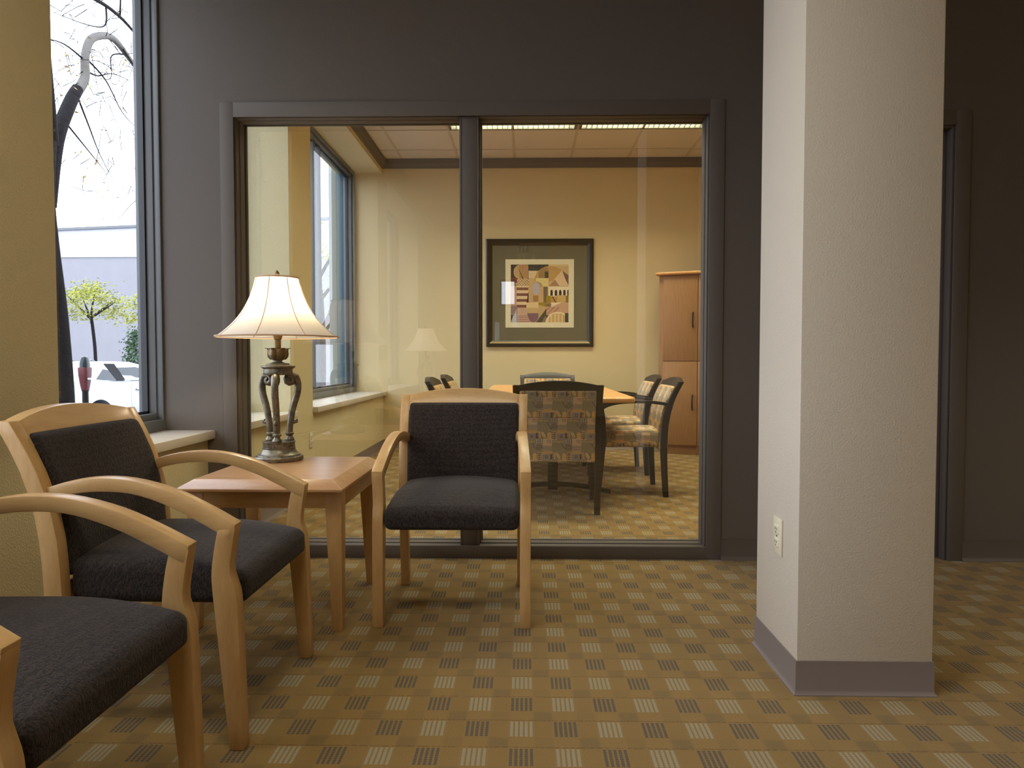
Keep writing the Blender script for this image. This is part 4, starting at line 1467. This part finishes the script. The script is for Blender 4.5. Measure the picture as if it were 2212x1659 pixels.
# conical shrub
sh_ = thing('shrub', 'dark green conical shrub beyond the white car', 'shrub', (-12.95, 22.8, GZ))
branchy(sh_, 'stem', [(0, 0, 0), (0, 0, 0.6), (0, 0, 1.2)], [0.05, 0.04, 0.01], M['bark'], 6)
o = leaf_cloud([(0.55 * (1 - z / 2.2) * math.cos(q), 0.55 * (1 - z / 2.2) * math.sin(q), z) for z in (0.2, 0.5, 0.8, 1.1, 1.4, 1.7, 2.0) for q in (0, 1.3, 2.6, 3.9, 5.2)], (0.10, 0.10, 0.12), 1500, 0.06, 6).build('foliage', M['shrub'], sh_)
o['kind'] = 'stuff'

# arched bicycle rack
bk_ = thing('bicycle_rack', 'arched grey bicycle rack behind the white car', 'bicycle rack', (-9.0, 13.6, GZ))
for k in range(2):
    y = 0.62 * k
    pts = [(0, y - 0.24, 0), (0, y - 0.24, 0.95)] + [(0, y - 0.24 * math.cos(PI * i / 8), 0.95 + 0.24 * math.sin(PI * i / 8)) for i in range(1, 8)] + [(0, y + 0.24, 0.95), (0, y + 0.24, 0)]
    MB().tube(pts, 0.022, 8).build('hoop', M['metal'], bk_)
MB().tube([(0, -0.5, 0.85), (0, 1.2, 0.85)], 0.018, 8).build('rail', M['metal'], bk_)

# parking meter
pm = thing('parking_meter', 'red parking meter on a dark post outside the window', 'parking meter', (-4.6, 7.165, GZ))
MB().lathe([(0.05, 0), (0.05, 0.02), (0.032, 0.03), (0.030, 0.86), (0.036, 0.88)], 16).build('post', M['blackmetal'], pm)
hd = MB()
vs, fs = [], []
lv = [(0.87, 0.030, 0.030), (0.93, 0.042, 0.040), (1.03, 0.060, 0.050), (1.10, 0.066, 0.052), (1.115, 0.063, 0.050)]
for z, a, c_ in lv:
    for k in range(20):
        q = 2 * PI * k / 20
        vs.append((c_ * math.copysign(abs(math.cos(q)) ** 0.6, math.cos(q)), a * math.copysign(abs(math.sin(q)) ** 0.6, math.sin(q)), z))
for i in range(len(lv) - 1):
    for k in range(20):
        fs.append((i * 20 + k, i * 20 + (k + 1) % 20, (i + 1) * 20 + (k + 1) % 20, (i + 1) * 20 + k))
fs += [tuple(range(19, -1, -1)), tuple(range(80, 100))]
head = hd.add(vs, fs).build('meter_head', M['red'], pm, smooth=50)
MB().lathe([(0.060, 1.112), (0.059, 1.15), (0.051, 1.19), (0.036, 1.222), (0.0, 1.238)], 24, rmod=lambda a, z: 1 - 0.28 * abs(math.cos(a)) ** 2).build('dome', M['carglass'], pm)
box(0.046, 0.052, -0.035, 0.022, 0.985, 1.005).build('coin_plate', M['alloy'], head, 0.001)

# white car parked at the kerb
car = thing('car', 'white two-door car with dark pillar parked across from the window', 'car', (-5.3, 8.1, GZ))
Q = lambda y, z: (y - 8.0, z - GZ)
wheel_y = 8.44
arch = [(wheel_y - 8.0 + 0.345 * math.cos(a), 0.36 + 0.345 * math.sin(a)) for a in [PI - 0.35 + (-(PI - 0.7)) * i / 12 for i in range(13)]]
fy = 3.05
arch2 = [(fy + 0.345 * math.cos(a), 0.36 + 0.345 * math.sin(a)) for a in [PI - 0.35 + (-(PI - 0.7)) * i / 12 for i in range(13)]]
low = [(-0.42, 0.30)] + [(arch[0][0], 0.22)] + arch + [(arch[-1][0], 0.20)] + [(arch2[0][0], 0.20)] + arch2 + [(arch2[-1][0], 0.22), (3.9, 0.26), (4.0, 0.45), (3.95, 0.62), (3.4, 0.78), (2.4, 0.90), (1.4, 0.905), (0.75, 0.925), (0.42, 0.955), (0.1, 0.98), (-0.3, 0.90), (-0.46, 0.72), (-0.48, 0.45)]
bm_ = MB()
nn = len(low)
secs = []
for k, (xo, sc) in enumerate(((0.0, 0.965), (-0.06, 1.0), (-1.54, 1.0), (-1.60, 0.965))):
    zc = 0.55
    secs.append([(xo, y, zc + (z - zc) * sc) for y, z in low])
vs = [p for s in secs for p in s]
fs = [tuple(range(nn - 1, -1, -1)), tuple(range(3 * nn, 4 * nn))]
for i in range(3):
    for k in range(nn):
        fs.append((i * nn + k, i * nn + (k + 1) % nn, (i + 1) * nn + (k + 1) % nn, (i + 1) * nn + k))
body = bm_.add(vs, fs).build('body', M['carpaint'], car, smooth=40)
# greenhouse
gh = [(0.10, 0.94), (0.36, 1.11), (0.52, 1.155), (0.95, 1.175), (1.35, 1.165), (1.75, 1.10), (2.30, 0.90)]
gm = MB()
gn = len(gh)
inset = lambda z: -0.05 - 0.42 * max(0, z - 0.92)
vs = [(inset(z), y, z) for y, z in gh] + [(-1.60 - inset(z), y, z) for y, z in gh]
gm.add(vs, [tuple(range(gn)), tuple(range(2 * gn - 1, gn - 1, -1))] + [(k, gn + k, gn + k + 1, k + 1) for k in range(gn - 1)])
gm.build('roof', M['carpaint'], car, smooth=40)


def side_pane(name, pts, mat, parent, off=0.004):
    b = MB()
    b.prism(pts, lambda y, z: (inset(z) + off, y, z), lambda y, z: (inset(z) - 0.02, y, z))
    return b.build(name, mat, parent, smooth=0)


side_pane('rear_quarter_window', [(0.46, 0.945), (0.88, 0.93), (0.80, 1.06), (0.70, 1.075)], M['carglass'], car)
side_pane('pillar', [(0.90, 0.915), (1.11, 0.895), (0.98, 1.142), (0.76, 1.145)], M['pillarblack'], car, 0.006)
side_pane('door_window', [(1.13, 0.885), (2.05, 0.88), (1.72, 1.04), (1.45, 1.095), (1.01, 1.09)], M['carglass'], car)
dr = MB().prism([(1.13, 0.86), (1.13, 0.60), (1.24, 0.34), (2.35, 0.34), (2.35, 0.84)], lambda y, z: (0.004, y, z), lambda y, z: (-0.02, y, z)).build('door', M['carpaint'], car, 0.003)
MB().rbox((0.016, 1.30, 0.795), (0.012, 0.075, 0.013), 0.010, (4, 6, 4)).build('door_handle', M['alloy'], dr)
box(0.0, 0.012, 1.0, 2.5, 0.27, 0.32).build('sill_trim', M['black'], car, 0.002)
box(0.0, 0.010, 0.96, 1.1, 0.912, 0.930).build('badge_strip', M['alloy'], car, 0.001)
for y in (wheel_y - 8.0, fy):
    for xs in (-0.12, -1.48):
        whl = MB()
        whl.v, whl.f = [], []
        whl.lathe([(0.19, -0.1), (0.29, -0.095), (0.318, -0.07), (0.32, 0.0), (0.318, 0.07), (0.29, 0.095), (0.19, 0.10)], 28)
        whl.v = [(xs + z, y + x, 0.32 + yy) for x, yy, z in whl.v]
        wo = whl.build('wheel', M['tyre'], car, smooth=40)
        hb = MB().lathe([(0.0, 0.075), (0.05, 0.085), (0.06, 0.07), (0.15, 0.075), (0.18, 0.095), (0.195, 0.098)], 24, rmod=lambda a, z: 1)
        sg_ = 1 if xs > -0.5 else -1
        hb.v = [(xs + sg_ * z, y + x, 0.32 + yy) for x, yy, z in hb.v]
        hb.build('rim', M['alloy'], wo, smooth=40)

# outside face of the next pier, seen obliquely through the conference window
ep = thing('exterior_pier', 'grey concrete pier with teal metal edge outside the conference window', 'pier', (-2.05, 7.602, GZ))
box(-0.10, -0.015, 0, 0.5, 0, 3.8).build('concrete_face', M['extpier'], ep, 0.004)
box(-0.015, 0.088, 0, 0.12, 0, 3.8).build('teal_panel', M['teal'], ep, 0.004)
